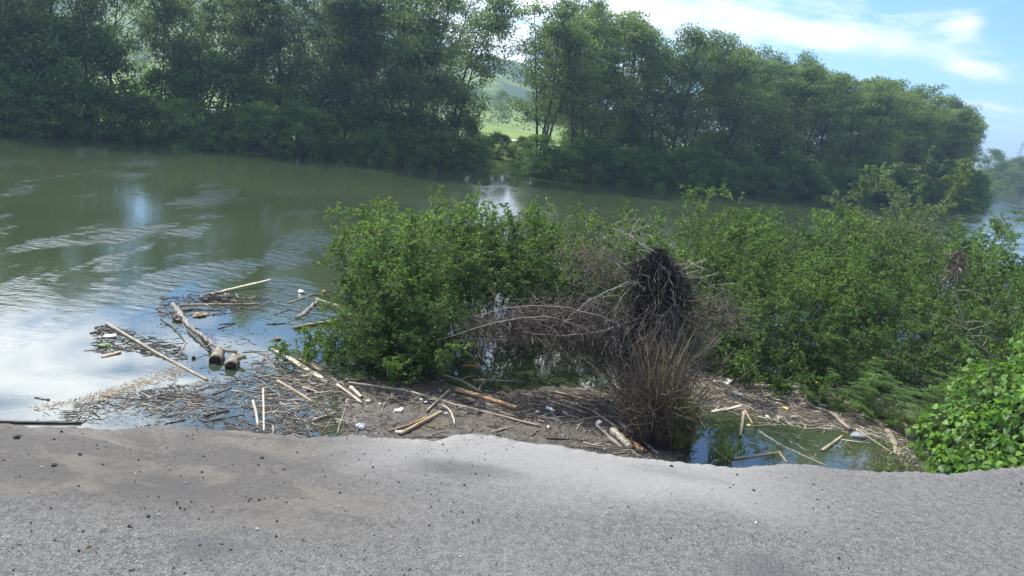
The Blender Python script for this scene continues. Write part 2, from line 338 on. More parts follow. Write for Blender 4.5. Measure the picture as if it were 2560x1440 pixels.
NEAR = np.array([(-3000, -950), (-300, -100), (-60, -8), (-20, 3.6), (-5.5, 7.3), (0, 8.5), (3.5, 8.6), (6, 9.2), (7.5, 10.2), (9.5, 12.2), (14, 15), (25, 22), (60, 48), (120, 118), (160, 170), (300, 215), (3000, 800)], float)
farY = lambda x: np.interp(x, FAR[:, 0], FAR[:, 1]); nearY = lambda x: np.interp(x, NEAR[:, 0], NEAR[:, 1])
EDGE_PX = [(0, 1058), (90, 1062), (180, 1062), (280, 1073), (400, 1061), (520, 1066), (640, 1078), (700, 1080), (760, 1088), (900, 1084), (1000, 1094), (1100, 1098), (1130, 1083), (1190, 1080), (1260, 1090), (1330, 1106), (1400, 1110), (1500, 1131), (1580, 1140), (1640, 1147), (1700, 1150), (1760, 1158), (1830, 1163), (1900, 1160), (1990, 1154), (2100, 1168), (2200, 1172), (2300, 1176), (2370, 1184), (2440, 1176), (2500, 1166), (2560, 1164)]
E_ = np.array([at(a, b, 0)[:2] for a, b in EDGE_PX])
def edgeY(x):
    y = np.interp(x, E_[:, 0], E_[:, 1]); s_ = .12
    y = np.where(x < E_[0, 0], E_[0, 1]+(x-E_[0, 0])*s_+vnoise(x, x*0, .9, 5)*.5*np.clip((E_[0, 0]-x), 0, 1), y)
    y = np.where(x > E_[-1, 0], E_[-1, 1]+(x-E_[-1, 0])*s_+vnoise(x, x*0, .9, 6)*.5*np.clip((x-E_[-1, 0]), 0, 1), y)
    return y+vnoise(x, x*0, 7, 3, 3)*.07+np.abs(vnoise(x, x*0, 23, 13, 3))*-.07
def grid_obj(name, xs, ys, zf, material, kind='structure'):
    Xg, Yg = np.meshgrid(xs, ys, indexing='ij'); Zg = zf(Xg, Yg); nx, ny = Xg.shape
    i = np.arange(nx-1)[:, None]*ny; j = np.arange(ny-1)[None]
    Fq = np.stack([i+j, i+ny+j, i+ny+j+1, i+j+1], -1).reshape(-1, 4)
    b = MB(); b.raw(np.stack([Xg, Yg, Zg], -1), Fq); o = b.build(name, material); tag(o, kind=kind); return o
def ground_z(x, y):
    df = (y-farY(x))*.72; dn = nearY(x)-y; z = np.full_like(x, -3.0)
    z = np.where(df > -2, -3.0+1.45*sstep(df, -1.6, 2.2)+.3*sstep(df, 2, 15), z)
    d = np.hypot(x, y); a = np.degrees(np.arctan2(x, y))
    land = sstep(df, 3, 30)
    z = z+land*vnoise(x, y, .05, 2)*.5
    H = np.interp(a, [-90, -60, -38, -25, -14, -6, -1, 3, 8, 20, 40, 90], [20, 30, 38, 42, 40, 33, 27, 14, 6, 3, 4, 6])
    hill = np.clip(H*sstep(d, 190, 420)*(1+.55*vnoise(x, y, .012, 8, 5)), 0, 56)
    z = z+hill*np.where(y > farY(x)+60, 1, 0)
    # near side: bed -> embankment -> road shoulder
    ex = edgeY(x); top = -.10
    emb = np.interp(np.clip((y-ex)/np.maximum(nearY(x)-ex, .8), 0, 1), [0, .07, .5, 1.0], [top, -.35, -1.55, -2.22])
    flat = np.where(x > 8, sstep(x, 8, 16), 0)
    emb = emb*(1-flat)+np.clip(-2.2+(nearY(x)-y)*.2, -2.3, -1.2)*flat
    z = np.where(dn > 0, emb, np.where(df < -2, np.maximum(z, -2.22-np.clip(-dn, 0, 1)*.6), z))
    z = np.where(y < ex, top, z)
    return z+np.where((dn > 0) & (y > ex+.1), vnoise(x, y, 2.2, 4)*.12, 0)
u = np.linspace(-1, 1, 640); gx = 9*np.sinh(u*5.6); gy = 8+9*np.sinh(np.linspace(-1, 1, 640)*5.6)
grid_obj('ground', gx, gy, ground_z, M['land'])
b = MB(); b.raw([(-1200, -500, WATER), (1200, -500, WATER), (1200, 700, WATER), (-1200, 700, WATER)], [(0, 1, 2, 3)]); tag(b.build('river_water', M['water']), kind='structure')
# mud flat: a real relief that the water level cuts into puddles
MUD = [([(800, 930), (870, 955), (1100, 940), (1180, 985), (1400, 960), (1480, 975), (1600, 985), (1700, 1020), (1760, 1260), (1640, 1270), (1400, 1230), (1000, 1210), (860, 1180), (850, 1020)], .05),
       ([(1700, 900), (1850, 940), (2100, 960), (2330, 1010), (2380, 1190), (2290, 1180), (2200, 1080), (2080, 1075), (2010, 1060), (1900, 1040), (1780, 1010), (1720, 1030)], .05)]
def inpoly(x, y, poly):
    ins = np.zeros(x.shape, bool); n = len(poly); dmin = np.full(x.shape, 1e9)
    for i in range(n):
        (x1, y1), (x2, y2) = poly[i], poly[(i+1) % n]
        c_ = ((y1 > y) != (y2 > y)) & (x < (x2-x1)*(y-y1)/(y2-y1+1e-12)+x1); ins ^= c_
        t_ = np.clip(((x-x1)*(x2-x1)+(y-y1)*(y2-y1))/((x2-x1)**2+(y2-y1)**2+1e-12), 0, 1)
        dmin = np.minimum(dmin, np.hypot(x-x1-t_*(x2-x1), y-y1-t_*(y2-y1)))
    return np.where(ins, dmin, -dmin)
MUDW = [[tuple(at(*p)[:2]) for p in poly] for poly, _ in MUD]
def mud_z(x, y):
    d = np.maximum(inpoly(x, y, MUDW[0]), inpoly(x, y, MUDW[1]))
    z = WATER-.05+.075*sstep(d, -.45, .35)+vnoise(x, y, 1.1, 21, 3)*.055+vnoise(x, y, 6, 22, 3)*.028+vnoise(x, y, 25, 23, 2)*.012
    return np.where(d < -.9, WATER-.2, z)
mz = lambda x, y: float(max(mud_z(np.array([x]), np.array([y]))[0], WATER))
grid_obj('mud_flat', np.arange(-4.2, 9.6, .035), np.arange(7.0, 14.6, .035), mud_z, M['mud'])
# asphalt slab with a ragged broken edge, lying on the shoulder
xs = np.concatenate([np.arange(-80, -6, 1.0), np.arange(-6, 7, .02), np.arange(7, 80, 1.0)]); ye = edgeY(xs); b = MB(); n = len(xs)
fr = np.array([0, .003, .012, .02, .06, .12, .2, .3, .42, .6, 1.0]); rows = []
ztop = lambda x, y: vnoise(x, y, 1.3, 31, 3)*.014*np.clip((8-np.abs(x))/4, 0, 1)+.0
for k_, q in enumerate(fr):
    ys_ = ye+(np.interp(xs, E_[:, 0], E_[:, 1]+.0)-ye)*min(1, q/.012)*((xs > E_[0, 0]) & (xs < E_[-1, 0]))
    yy = ys_-q*(ys_+30) if q < 1 else np.full(n, -30.0)
    rows.append(np.stack([xs, yy, ztop(xs, yy)-(.006 if k_ == 0 else 0)], -1))
rows.insert(0, np.stack([xs, ye+.012, ztop(xs, ye)-.028], -1)); rows.insert(0, np.stack([xs, ye-.02, np.full(n, -.09)], -1))
V = np.stack(rows, 0); i = np.arange(len(rows)-1)[:, None]*n; j = np.arange(n-1)[None]
b.raw(V, np.stack([i+j, i+n+j, i+n+j+1, i+j+1], -1).reshape(-1, 4)); tag(b.build('asphalt_road', M['asphalt']), kind='structure')
# pale farm track beyond the trees
xs = np.linspace(-60, 90, 90); b = MB(); y0 = farY(xs)+34+vnoise(xs, xs*0, .05, 9)*6
V = np.stack([np.stack([xs, y0, ground_z(xs, y0)+.12], -1), np.stack([xs, y0+4.5, ground_z(xs, y0+4.5)+.12], -1)], 1).reshape(-1, 3); k_ = np.arange(89)*2
M['track'] = simple_mat('pale_track', (.42, .40, .34), (.55, .52, .46), .95, .4)
b.raw(V, np.stack([k_, k_+2, k_+3, k_+1], -1)); tag(b.build('farm_track', M['track']), kind='structure')

# ------------------------------------------------------------------ plants: generators
def make_shrub(seed, H=2.7, spread=1.1, nstem=8, leafL=.095, leafW=.036, nb=7, nt=6, per=14, low=.12, up=.05, lm='leaf_near', stem_r=.016, lean=(0, 0)):
    """many-stemmed shrub about H tall; returns (stems mesh, foliage mesh)"""
    rng = np.random.default_rng(seed); st = MB(); lf = MB(); C = []; D = []
    def put(pts, n, sp=.05):
        k = rng.uniform(.15, 1, n)*(len(pts)-1); i = np.minimum(k.astype(int), len(pts)-2); fr_ = (k-i)[:, None]
        p = pts[i]*(1-fr_)+pts[i+1]*fr_; tdir = pts[-1]-pts[0]; tdir /= np.linalg.norm(tdir)+1e-9
        dd = rng.normal(size=(n, 3))*.9+tdir*.9+np.array([0, 0, .25]); dd /= np.linalg.norm(dd, axis=1)[:, None]
        C.append(p+dd*.01+rng.normal(size=(n, 3))*sp*.3); D.append(dd)
        # whorl at the tip
        a = rng.random(7)*6.283; w = np.stack([np.cos(a), np.sin(a), rng.uniform(.1, .9, 7)], 1)+tdir*.5; w /= np.linalg.norm(w, axis=1)[:, None]
        C.append(np.repeat(pts[-1:], 7, 0)); D.append(w)
    for s_ in range(nstem):
        a = s_/nstem*6.283+rng.uniform(-.4, .4); tl = rng.uniform(.1, .62)*spread
        d = np.array([math.cos(a)*tl+lean[0], math.sin(a)*tl+lean[1], 1.0]); L = H*rng.uniform(.66, 1.14)*(1-.2*min(tl, 1))
        p0 = np.array([math.cos(a), math.sin(a), 0])*rng.uniform(.03, .25)*spread; p0[2] = -.25
        pts, _ = curve(rng, p0, d, L+.25, 8, .09, up); st.tube(pts, np.linspace(stem_r, .004, len(pts)), 5)
        put(pts[-3:], per)
        for b_ in range(nb):
            f_ = low+(1-low)*(b_+rng.random())/nb; k = f_*8; i = min(int(k), 7); p = pts[i]*(1-k+i)+pts[i+1]*(k-i)
            a2 = rng.random()*6.283; o = np.array([math.cos(a2), math.sin(a2), rng.uniform(.0, .8)])+np.array([p[0], p[1], 0])*.35
            L2 = H*rng.uniform(.16, .34)*(1.15-.45*f_)*(.8+.4*spread); q, _ = curve(rng, p, o, L2, 5, .2, .06); st.tube(q, np.linspace(.008, .003, len(q)), 4, cap=False)
            put(q, per)
            for t_ in range(nt):
                w = q[1+int(rng.integers(0, 5))]; d3 = rng.normal(size=3)+np.array([0, 0, .35])+(q[-1]-q[0])/L2*.6
                e, _ = curve(rng, w, d3, L2*rng.uniform(.25, .55), 3, .25, .05); st.tube(e, (.004, .0035, .003, .002), 3, cap=False); put(e, per)
    C = np.concatenate(C); D = np.concatenate(D); keep = C[:, 2] > .02; C = C[keep]; D = D[keep]; n = len(C)
    # sunlit tips painted in: leaf colour lightens with height, tone otherwise random
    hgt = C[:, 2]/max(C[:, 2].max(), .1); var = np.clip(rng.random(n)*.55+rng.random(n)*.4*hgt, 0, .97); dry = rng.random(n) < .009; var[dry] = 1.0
    leaves(lf, C, D, leafL*rng.uniform(.6, 1.15, n), leafW*rng.uniform(.7, 1.15, n), rng, var, 1.3)
    return st.mesh('stems', M['near_stem']), lf.mesh('foliage', M[lm])

def make_tree(seed, H=10.5, W=2.6, start=.3, ntr=2, nb=13, nt=7, per=52, clump=.46, leafL=.21, lm='leaf_far', r0=.11, dense=0.0):
    """tall river tree: thin leaning trunks, spreading limbs, flat leaf layers; (wood mesh, crown mesh)"""
    rng = np.random.default_rng(seed); tr = MB(); cr = MB(); C = []; V_ = []
    def cl(p, s_, n):
        q = orient(rng, n, .35)*(rng.random(n)[:, None]**.4)*1.65*np.array([s_, s_, s_*.5])*rng.uniform(.8, 1.25, 3); C.append(p+q); V_.append(np.clip(rng.uniform(0, .5)+q[:, 2]/s_*.35, 0, .6))  # clump tops lit and undersides shaded through the leaf colour value
    for k_ in range(ntr):
        a = rng.random()*6.283; tl = rng.uniform(.03, .22)
        pts, _ = curve(rng, (math.cos(a)*.35*(ntr > 1), math.sin(a)*.35*(ntr > 1), -.5), (math.cos(a)*tl, math.sin(a)*tl, 1), H*rng.uniform(.84, .98)+.5, 12, .07, .03)
        tr.tube(pts, np.linspace(r0, .02, len(pts))*rng.uniform(.7, 1.1), 6); cl(pts[-1], clump, int(per*1.2))
        for b_ in range(nb):
            f_ = start+(1-start)*((b_+rng.random())/nb); k = f_*12; i = min(int(k), 11); p = pts[i]*(1-k+i)+pts[i+1]*(k-i)
            a2 = rng.random()*6.283; env = math.sin(math.pi*min(1, max(.12, (f_-start)/(1-start)*.72+.25)))
            L2 = W*rng.uniform(.55, 1.0)*(.45+.65*env); o = np.array([math.cos(a2), math.sin(a2), rng.uniform(.25, 1.0)])
            q, _ = curve(rng, p, o, L2, 6, .16, .03); tr.tube(q, np.linspace(.035, .012, len(q))*(1.3-.6*f_), 4, cap=False)
            cl(q[-1], clump, per)
            for t_ in range(nt):
                w = q[2+int(rng.integers(0, 5))]; d3 = rng.normal(size=3)*np.array([1, 1, .55])+np.array([0, 0, .2])
                e, _ = curve(rng, w, d3, L2*rng.uniform(.2, .48), 3, .2, .04); tr.tube(e, (.014, .011, .008, .005), 3, cap=False)
                if rng.random() < .9: cl(e[-1], clump*rng.uniform(.6, 1.1), int(per*rng.uniform(.5, 1)))
    if dense:
        n = int(dense); z = rng.uniform(.05, .95, n)*H; rad = W*np.sin(np.pi*np.clip(z/H*.75+.2, 0, 1))*.85
        a = rng.random(n)*6.283
        for i in range(n):
            cl(np.array([math.cos(a[i])*rad[i]*rng.uniform(.5, 1), math.sin(a[i])*rad[i]*rng.uniform(.5, 1), z[i]]), clump*rng.uniform(.8, 1.3), per)
    C = np.concatenate(C); n = len(C); D = orient(rng, n, .1); var = np.clip(np.concatenate(V_)+rng.random(n)*.5, 0, .98); C[:, 2] = np.maximum(C[:, 2], .05)
    leaves(cr, C, D, leafL*rng.uniform(.6, 1.2, n), leafL*.52*rng.uniform(.7, 1.2, n), rng, var, 2.2)
    return tr.mesh('trunk', M['bark']), cr.mesh('crown', M[lm])

def make_mound(seed, H=3.2, W=2.0, nclump=120, per=60, leafL=.18, lm='leaf_bank'):
    """bank shrub: leaf clumps on a lumpy dome, branches inside"""
    rng = np.random.default_rng(seed); st = MB(); lf = MB(); C = []; V_ = []
    for i in range(nclump):
        a = rng.random()*6.283; e = rng.random()**.8; rr = W*math.sqrt(max(0.02, 1-(e*.98)**2.2))*rng.uniform(.55, 1.08); z = H*e*rng.uniform(.85, 1.05)
        p = np.array([math.cos(a)*rr, math.sin(a)*rr, max(.12, z)]); s_ = rng.uniform(.2, .38)
        q = orient(rng, per, .35)*(rng.random(per)[:, None]**.4)*1.7*np.array([s_, s_, s_*.6])*rng.uniform(.8, 1.25, 3); C.append(p+q); V_.append(np.clip(rng.uniform(-.1, .6)+q[:, 2]/s_*.3, 0, .7))  # leaf colour also carries sun on clump tops, shade below
        if i % 4 == 0:
            c_, _ = curve(rng, (rng.normal()*.2, rng.normal()*.2, -.3), p-np.array([0, 0, .2]), np.linalg.norm(p), 5, .08); st.tube(c_, np.linspace(.035, .01, 6), 4, cap=False)
    C = np.concatenate(C); n = len(C); C[:, 2] = np.maximum(C[:, 2], .02+.1*rng.random(n)); D = orient(rng, n, .2); var = np.clip(np.concatenate(V_)+rng.random(n)*.48, 0, .98)
    leaves(lf, C, D, leafL*rng.uniform(.6, 1.2, n), leafL*.45*rng.uniform(.7, 1.2, n), rng, var, 2.0)
    return st.mesh('stems', M['near_stem']), lf.mesh('foliage', M[lm])

def plant(name, meshes, loc, rz, sc, label, cat, group, names=('trunk', 'crown')):
    e = empty(name, loc, rz, sc); tag(e, label, cat, group)
    for nm, me in zip(names, meshes): link(bpy.data.objects.new(nm, me), e)
    return e
PR = random.Random(5)
_o1 = 'first second third fourth fifth sixth seventh eighth ninth tenth eleventh twelfth thirteenth fourteenth fifteenth sixteenth seventeenth eighteenth nineteenth'.split()
ORD = _o1 + [t_ + s1 for t_, l_ in (('twentieth', 'twenty-'), ('thirtieth', 'thirty-'), ('fortieth', 'forty-')) for s1 in [''] + ['@' + l_ + q for q in _o1[:9]]]
ORD = [o.split('@')[-1] for o in ORD]

# ------------------------------------------------------------------ far bank: trees and shrubs
TREES = [make_tree(101, ntr=2, start=.28, nb=14), make_tree(102, ntr=3, nb=12, start=.32), make_tree(103, ntr=2, W=3.0, nb=14, start=.27), make_tree(104, ntr=1, W=3.1, nb=20, start=.18), make_tree(105, ntr=3, nb=11, start=.32)]
DENSE = [make_tree(111, ntr=2, W=3.0, start=.12, nb=13, dense=70), make_tree(112, ntr=2, W=3.2, start=.1, nb=13, dense=80)]
MOUND = [make_mound(121), make_mound(122, 3.4, 1.8), make_mound(123, 2.8, 2.3), make_mound(124, 3.6, 2.0)]
seg = np.diff(FAR, axis=0); seglen = np.hypot(seg[:, 0], seg[:, 1]); cum = np.concatenate([[0], np.cumsum(seglen)])
S0 = cum[3]     # arc length at (-40, 30)
def bank(s_, off):
    s_ += S0; i = int(np.clip(np.searchsorted(cum, s_)-1, 0, len(seg)-1)); f_ = (s_-cum[i])/seglen[i]; p = FAR[i]+seg[i]*f_
    nrm_ = np.array([-seg[i][1], seg[i][0]])/seglen[i]; p = p+nrm_*off; return p
def gz(x, y): return float(ground_z(np.array([float(x)]), np.array([float(y)]))[0])
PROF = np.array([(-300, -60), (600, -90), (1100, -80), (1240, 5), (1290, 45), (1330, 10), (1450, -10), (1560, 5), (1640, 30), (1700, 80), (1800, 95), (1900, 85), (2050, 145), (2150, 170), (2230, 195), (2300, 225), (2380, 270), (2440, 320), (2475, 370), (2492, 430)], float)
def top_h(p, z0):
    h = 9.0
    for _ in range(8):
        a_, b_ = proj_px((p[0], p[1], z0+h)); h += (b_-np.interp(a_, PROF[:, 0], PROF[:, 1]))/F_PX*math.hypot(*p)
    return float(np.clip(h, 3.0, 13.5))
items = []
s_ = 2.0
while s_ < 175:                       # front row of trees
    p = bank(s_, PR.uniform(1.6, 4.2)); px, py = proj_px((p[0], p[1], 3))
    if not (1238 < px < 1306):
        h = 9.6 if px < 300 else 9.6+(px-300)/900*2.6 if px < 1200 else top_h(p, -1.5)
        dn_ = px > 2080 or px > 1480 and PR.random() < .15 or 640 < px < 1190 and PR.random() < .75
        items.append((px, p, h*PR.uniform(.9, 1.03), 'dense' if dn_ else 'open', 0))
    s_ += PR.uniform(2.0, 3.1) if s_ < 110 else PR.uniform(3.0, 4.2)
s_ = 0.0
while s_ < 150:                       # second, staggered row
    p = bank(s_, PR.uniform(6.0, 11)); px, py = proj_px((p[0], p[1], 3))
    if not (1212 < px < 1325):
        h = 10.3 if px < 500 else 12.4 if px < 1200 else top_h(p, -1.3)
        items.append((px, p, h*PR.uniform(.85, 1.05), 'open', 1))
    s_ += PR.uniform(3.2, 4.8)
items.sort(key=lambda q: (q[4], q[0])); cnt = {}
for px, p, h, kind_, row in items:
    if px < -260 or px > 2600: continue
    src = PR.choice(DENSE if kind_ == 'dense' else TREES); sc = h/10.5
    if row == 0:
        zone = 'left of the bright gap' if px < 1260 else 'right of the bright gap' if px < 2080 else 'of the river bend clump'
        look = {'dense': 'bushy dark tree leafed to the water', 'open': 'open-crowned tree with thin trunks'}[kind_]
    else:
        zone = 'left of the gap' if px < 1260 else 'right of the gap'; look = 'tree in the rear row'
    k = (row, zone, look); cnt[k] = cnt.get(k, 0)+1
    plant('river_tree', src, (p[0], p[1], gz(p[0], p[1])-.05), PR.random()*6.28, (sc*PR.uniform(.9, 1.12), sc*PR.uniform(.9, 1.12), sc),
          f'{look}, {ORD[cnt[k]-1]} from left {zone}', 'tree', 'trees along the far bank')
# waterside shrubs under the trees
shr = []; s_ = 3.0
while s_ < 168:
    p = bank(s_, PR.uniform(-.5, .5)); px, _ = proj_px((p[0], p[1], 0))
    h = 3.0 if px < 760 else 2.0 if px < 1200 else 1.8 if px < 1345 else 2.9 if px < 2080 else 3.4
    if not 1228 < px < 1275: shr.append((px, p, h*PR.uniform(.75, 1.15), 0))
    s_ += PR.uniform(1.7, 2.6)
s_ = 3.0
while s_ < 75:
    p = bank(s_, PR.uniform(2.2, 3.4)); px, _ = proj_px((p[0], p[1], 0)); h = 4.9 if px < 250 else 4.6-(px-250)/600*1.2
    if px < 1180: shr.append((px, p, max(3.0, h)*PR.uniform(.85, 1.1), 1))
    s_ += PR.uniform(2.4, 3.4)
s_ = 52.0
while s_ < 120:
    p = bank(s_, PR.uniform(2.5, 5.5)); px, _ = proj_px((p[0], p[1], 0))
    if px > 1345: shr.append((px, p, PR.uniform(2.1, 3.2), 2))
    s_ += PR.uniform(2.2, 3.6)
s_ = 58.0
while s_ < 125:
    p = bank(s_, PR.uniform(7, 12)); px, _ = proj_px((p[0], p[1], 0))
    if px > 1400: shr.append((px, p, PR.uniform(2.6, 4.0), 2))
    s_ += PR.uniform(3.6, 5.6)
shr.sort(key=lambda q: (q[3], q[0])); cnt = {}
for px, p, h, row in shr:
    if px < -200 or px > 2600: continue
    zone = 'left of the gap' if px < 1260 else 'right of the gap' if px < 2080 else 'of the river bend'
    look = ['low shrub overhanging the far waterline', 'tall shrub behind the waterline bushes', 'shrub between the far tree trunks'][row]
    k = (row, zone); cnt[k] = cnt.get(k, 0)+1; sc = h/3.2
    plant('bank_shrub', PR.choice(MOUND), (p[0], p[1], max(gz(p[0], p[1]), WATER)-.12), PR.random()*6.28, (sc*PR.uniform(.9, 1.25), sc*PR.uniform(.9, 1.25), sc),
          f'{look}, {ORD[min(cnt[k], 49)-1]} from left {zone}', 'shrub', 'shrubs along the far bank', ('stems', 'foliage'))
# sunny shrubs inside the gap and in the field behind
for i, (x, y, h, lab) in enumerate([(-2.3, 56, 2.0, 'pale sunlit bush filling the gap in the far trees'), (-.6, 58.5, 1.7, 'small bright bush on the right side of the far gap'), (-3.6, 60, 1.6, 'bright bush at the left side of the far gap')]):
    MOUND_L = (MOUND[i][0], MOUND[i][1].copy()); MOUND_L[1].materials.clear(); MOUND_L[1].materials.append(M['leaf_lit']); plant('sunny_bush', MOUND_L, (x, y, gz(x, y)-.1), i, h/3.2, lab, 'bush', 'sunlit bushes in the gap', ('stems', 'foliage'))
# trees on the bank beyond the bend, far right
FARL = make_tree(131, H=10, W=4.2, ntr=1, start=.12, nb=10, nt=5, per=30, clump=.7, leafL=.42, lm='leaf_lit', dense=60)
for i, (px, D_, h) in enumerate([(2462, 236, 10), (2484, 246, 9), (2500, 232, 8), (2516, 240, 9.5), (2530, 226, 8), (2543, 238, 10), (2556, 222, 8.5), (2572, 230, 10), (2590, 228, 9), (2610, 226, 10)]):
    d = ray(px, 470); q = d[:2]/np.linalg.norm(d[:2])*D_
    plant('distant_tree', FARL, (q[0], q[1], gz(*q)-.2), i*1.3, (h/10, h/10, h/10), f'hazy yellow-green tree beyond the river bend, {ORD[i]} from the left', 'tree', 'distant trees past the bend')
for i in range(16):
    a = R(-34+i*3.1+PR.uniform(-1, 1)); D_ = PR.uniform(150, 260); x, y = math.sin(a)*D_, math.cos(a)*D_
    plant('field_tree', FARL, (x, y, gz(x, y)-.2), i*1.7, PR.uniform(.5, .9), f'lone tree in the field behind the river trees, {ORD[i]} from left', 'tree', 'trees out in the far field')
# power pylon on the skyline
d = ray(2535, 440); q = d[:2]/np.linalg.norm(d[:2])*950; pyl = MB(); HP = 34.0
for sx_, sy_ in ((-1, -1), (1, -1), (1, 1), (-1, 1)): pyl.tube([(sx_*3, sy_*3, 0), (sx_*1.1, sy_*1.1, HP*.62), (sx_*.2, sy_*.2, HP)], .22, 4)
M['steel'] = simple_mat('galvanised_steel', (.25, .26, .28))
for k_ in range(9):
    z0, z1 = k_*HP*.62/9, (k_+1)*HP*.62/9; w0, w1 = 3-1.9*k_/9, 3-1.9*(k_+1)/9
    for s1, s2 in ((1, -1), (-1, 1)):
        pyl.tube([(s1*w0, -w0, z0), (s2*w1, -w1, z1)], .1, 4); pyl.tube([(s1*w0, w0, z0), (s2*w1, w1, z1)], .1, 4)
pe = tag(empty('power_pylon', (q[0], q[1], gz(*q)), R(30)), 'tiny steel lattice power pylon on the hazy skyline at far right', 'pylon')
pyl.build('lattice_tower', M['steel'], pe)
for zz, wd in ((HP*.66, 7), (HP*.78, 6), (HP*.9, 4.5)):
    a_ = MB(); a_.tube([(-wd, 0, zz), (0, 0, zz+.8), (wd, 0, zz)], .2, 4); a_.tube([(-wd, 0, zz), (0, 0, zz-.6), (wd, 0, zz)], .15, 4); a_.build('cross_arm', M['steel'], pe)

# ------------------------------------------------------------------ near mangrove shrubs standing in the shallows
SH = [make_shrub(201), make_shrub(202, spread=1.3, nstem=9), make_shrub(203, H=2.6, spread=1.0), make_shrub(204, spread=1.25), make_shrub(205, H=2.8, spread=.9, nstem=7)]
LEGGY = [make_shrub(211, low=.52, nstem=8), make_shrub(212, low=.58, nstem=9, spread=1.2)]       # bare stems near the water
LOWS = [make_shrub(221, H=1.5, spread=2.0, nstem=9, nb=6, low=.1, up=-.02), make_shrub(222, H=1.3, spread=2.3, nstem=9, nb=6, low=.1, up=-.03)]
GREY = [make_shrub(231, H=3.3, spread=.85, nstem=10, leafL=.085, leafW=.02, per=20, lm='leaf_near2')]
# x, y, height, kind, label
NEARS = [
 (-2.2, 12.3, 2.0, 'S', 'leafy shrub at the left tip of the near thicket'), (-2.35, 11.0, .95, 'W', 'low dark branches trailing over the debris at far left of the thicket'),
 (-1.75, 10.75, 1.5, 'S', 'dark green shrub in front, over the floating poles'), (-1.45, 10.75, .8, 'W', 'low leafy clump hanging to the mud at the thicket front'), (-1.85, 11.9, 2.35, 'S', 'dense shrub with yellow leaves near the left tip'),
 (-1.25, 11.1, 1.75, 'S', 'dark shrub just left of the dead brown vines'), (-1.55, 12.4, 2.55, 'S', 'tall leafy shrub rising at the left of the thicket'), (-2.0, 13.6, 2.2, 'S', 'shrub behind the left tip with open water beside it'),
 (-.75, 12.5, 2.4, 'L', 'leggy shrub with dark stems in the water left of centre'), (-1.3, 13.8, 2.65, 'S', 'bright topped shrub with one tall shoot left of centre'), (-.5, 13.7, 2.5, 'L', 'rounded shrub behind the leggy one left of centre'),
 (.35, 12.9, 2.3, 'L', 'shrub on bare stems behind the pale dead arching branch'), (-.2, 15.0, 2.6, 'S', 'light green shrub top against the rippled water'), (.7, 14.4, 2.5, 'S', 'shrub at the back of the thicket left of the dead tree'),
 (1.25, 13.2, 2.25, 'L', 'shrub on dark stems left of the dead black tree'), (1.2, 15.8, 2.45, 'S', 'bright shrub top just left of the dead tree crown'), (1.9, 14.7, 2.3, 'S', 'shrub directly behind the dead tree crown'),
 (2.5, 16.5, 2.2, 'S', 'low topped shrub behind and right of the dead tree'), (2.9, 14.2, 2.2, 'L', 'shrub beside the dead tree with open water below'), (3.4, 15.8, 2.5, 'S', 'shrub with yellow leaf tips right of the dead tree'),
 (4.1, 17.2, 2.7, 'S', 'tree-like shrub with a flat top and thin trunk right of the dead tree'), (3.7, 13.2, 1.7, 'S', 'grey-green shrub right of the tangled dead vines'), (4.7, 15.1, 2.4, 'L', 'shrub in the middle of the right thicket'),
 (4.6, 12.75, 1.35, 'W', 'low shrub at the front edge of the mud right of the reeds'), (5.3, 13.6, 1.8, 'L', 'front shrub on many dark stems with water glinting under it'), (5.6, 16.8, 2.7, 'S', 'bright green shrub at centre of the right thicket'),
 (5.2, 18.8, 2.75, 'S', 'rear shrub with sunny top right of centre'), (6.5, 14.8, 2.3, 'L', 'shrub above the glinting water patch on the right'), (6.7, 17.8, 2.75, 'S', 'light green shrub at the rear of the right thicket'),
 (6.3, 12.7, 1.6, 'S', 'dark front shrub behind the small feathery bush'), (7.4, 15.9, 2.75, 'S', 'full green shrub below the tall grey-green bush'), (8.0, 18.6, 2.9, 'S', 'sunny rear shrub left of the tall grey-green bush'),
 (9.9, 19.9, 4.3, 'G', 'tall pale grey-green bush rising above the right thicket'), (8.5, 16.6, 2.9, 'S', 'shrub in front of the tall grey-green bush'), (7.5, 13.4, 2.1, 'S', 'shrub behind the bare leaning stalk'),
 (8.9, 14.3, 2.6, 'S', 'deep green shrub right of the bare leaning stalk'), (10.2, 17.4, 3.1, 'S', 'shrub near the right edge below the river channel'), (11.6, 19.4, 3.2, 'S', 'rear shrub near the right edge of the view'),
 (10.4, 15.0, 2.9, 'S', 'full shrub at the right edge above the vine mound'), (9.0, 12.2, 2.3, 'S', 'dark shrub behind the vine mound'), (12.4, 17.6, 3.3, 'S', 'rightmost tall shrub against the water'),
 (7.8, 11.4, 1.5, 'S', 'shaded shrub between the feathery bush and vine mound'), (6.9, 21.0, 2.5, 'S', 'rearmost shrub of the right thicket beside open water'), (11.0, 22.5, 3.0, 'S', 'hazy rear bush right of the tall grey-green one'),
 (13.4, 21.0, 3.3, 'S', 'hazy bush at the far right edge by the channel')]
for x, y, h, kd, lab in NEARS:
    src = PR.choice({'S': SH, 'L': LEGGY, 'W': LOWS, 'G': GREY}[kd]); h0 = {'S': 2.7, 'L': 2.7, 'W': 1.2, 'G': 3.3}[kd]; sc = h/h0*.96; w = max(sc, .72)*.9; h_ = .90 if x > 8.4 and kd == 'S' else 1.0; sc *= h_
    plant('mangrove_shrub', src, (x, y, WATER-.02), PR.random()*6.28, (w*PR.uniform(.92, 1.12), w*PR.uniform(.92, 1.12), sc), lab, 'shrub', 'mangrove shrubs in the shallows', ('stems', 'foliage'))

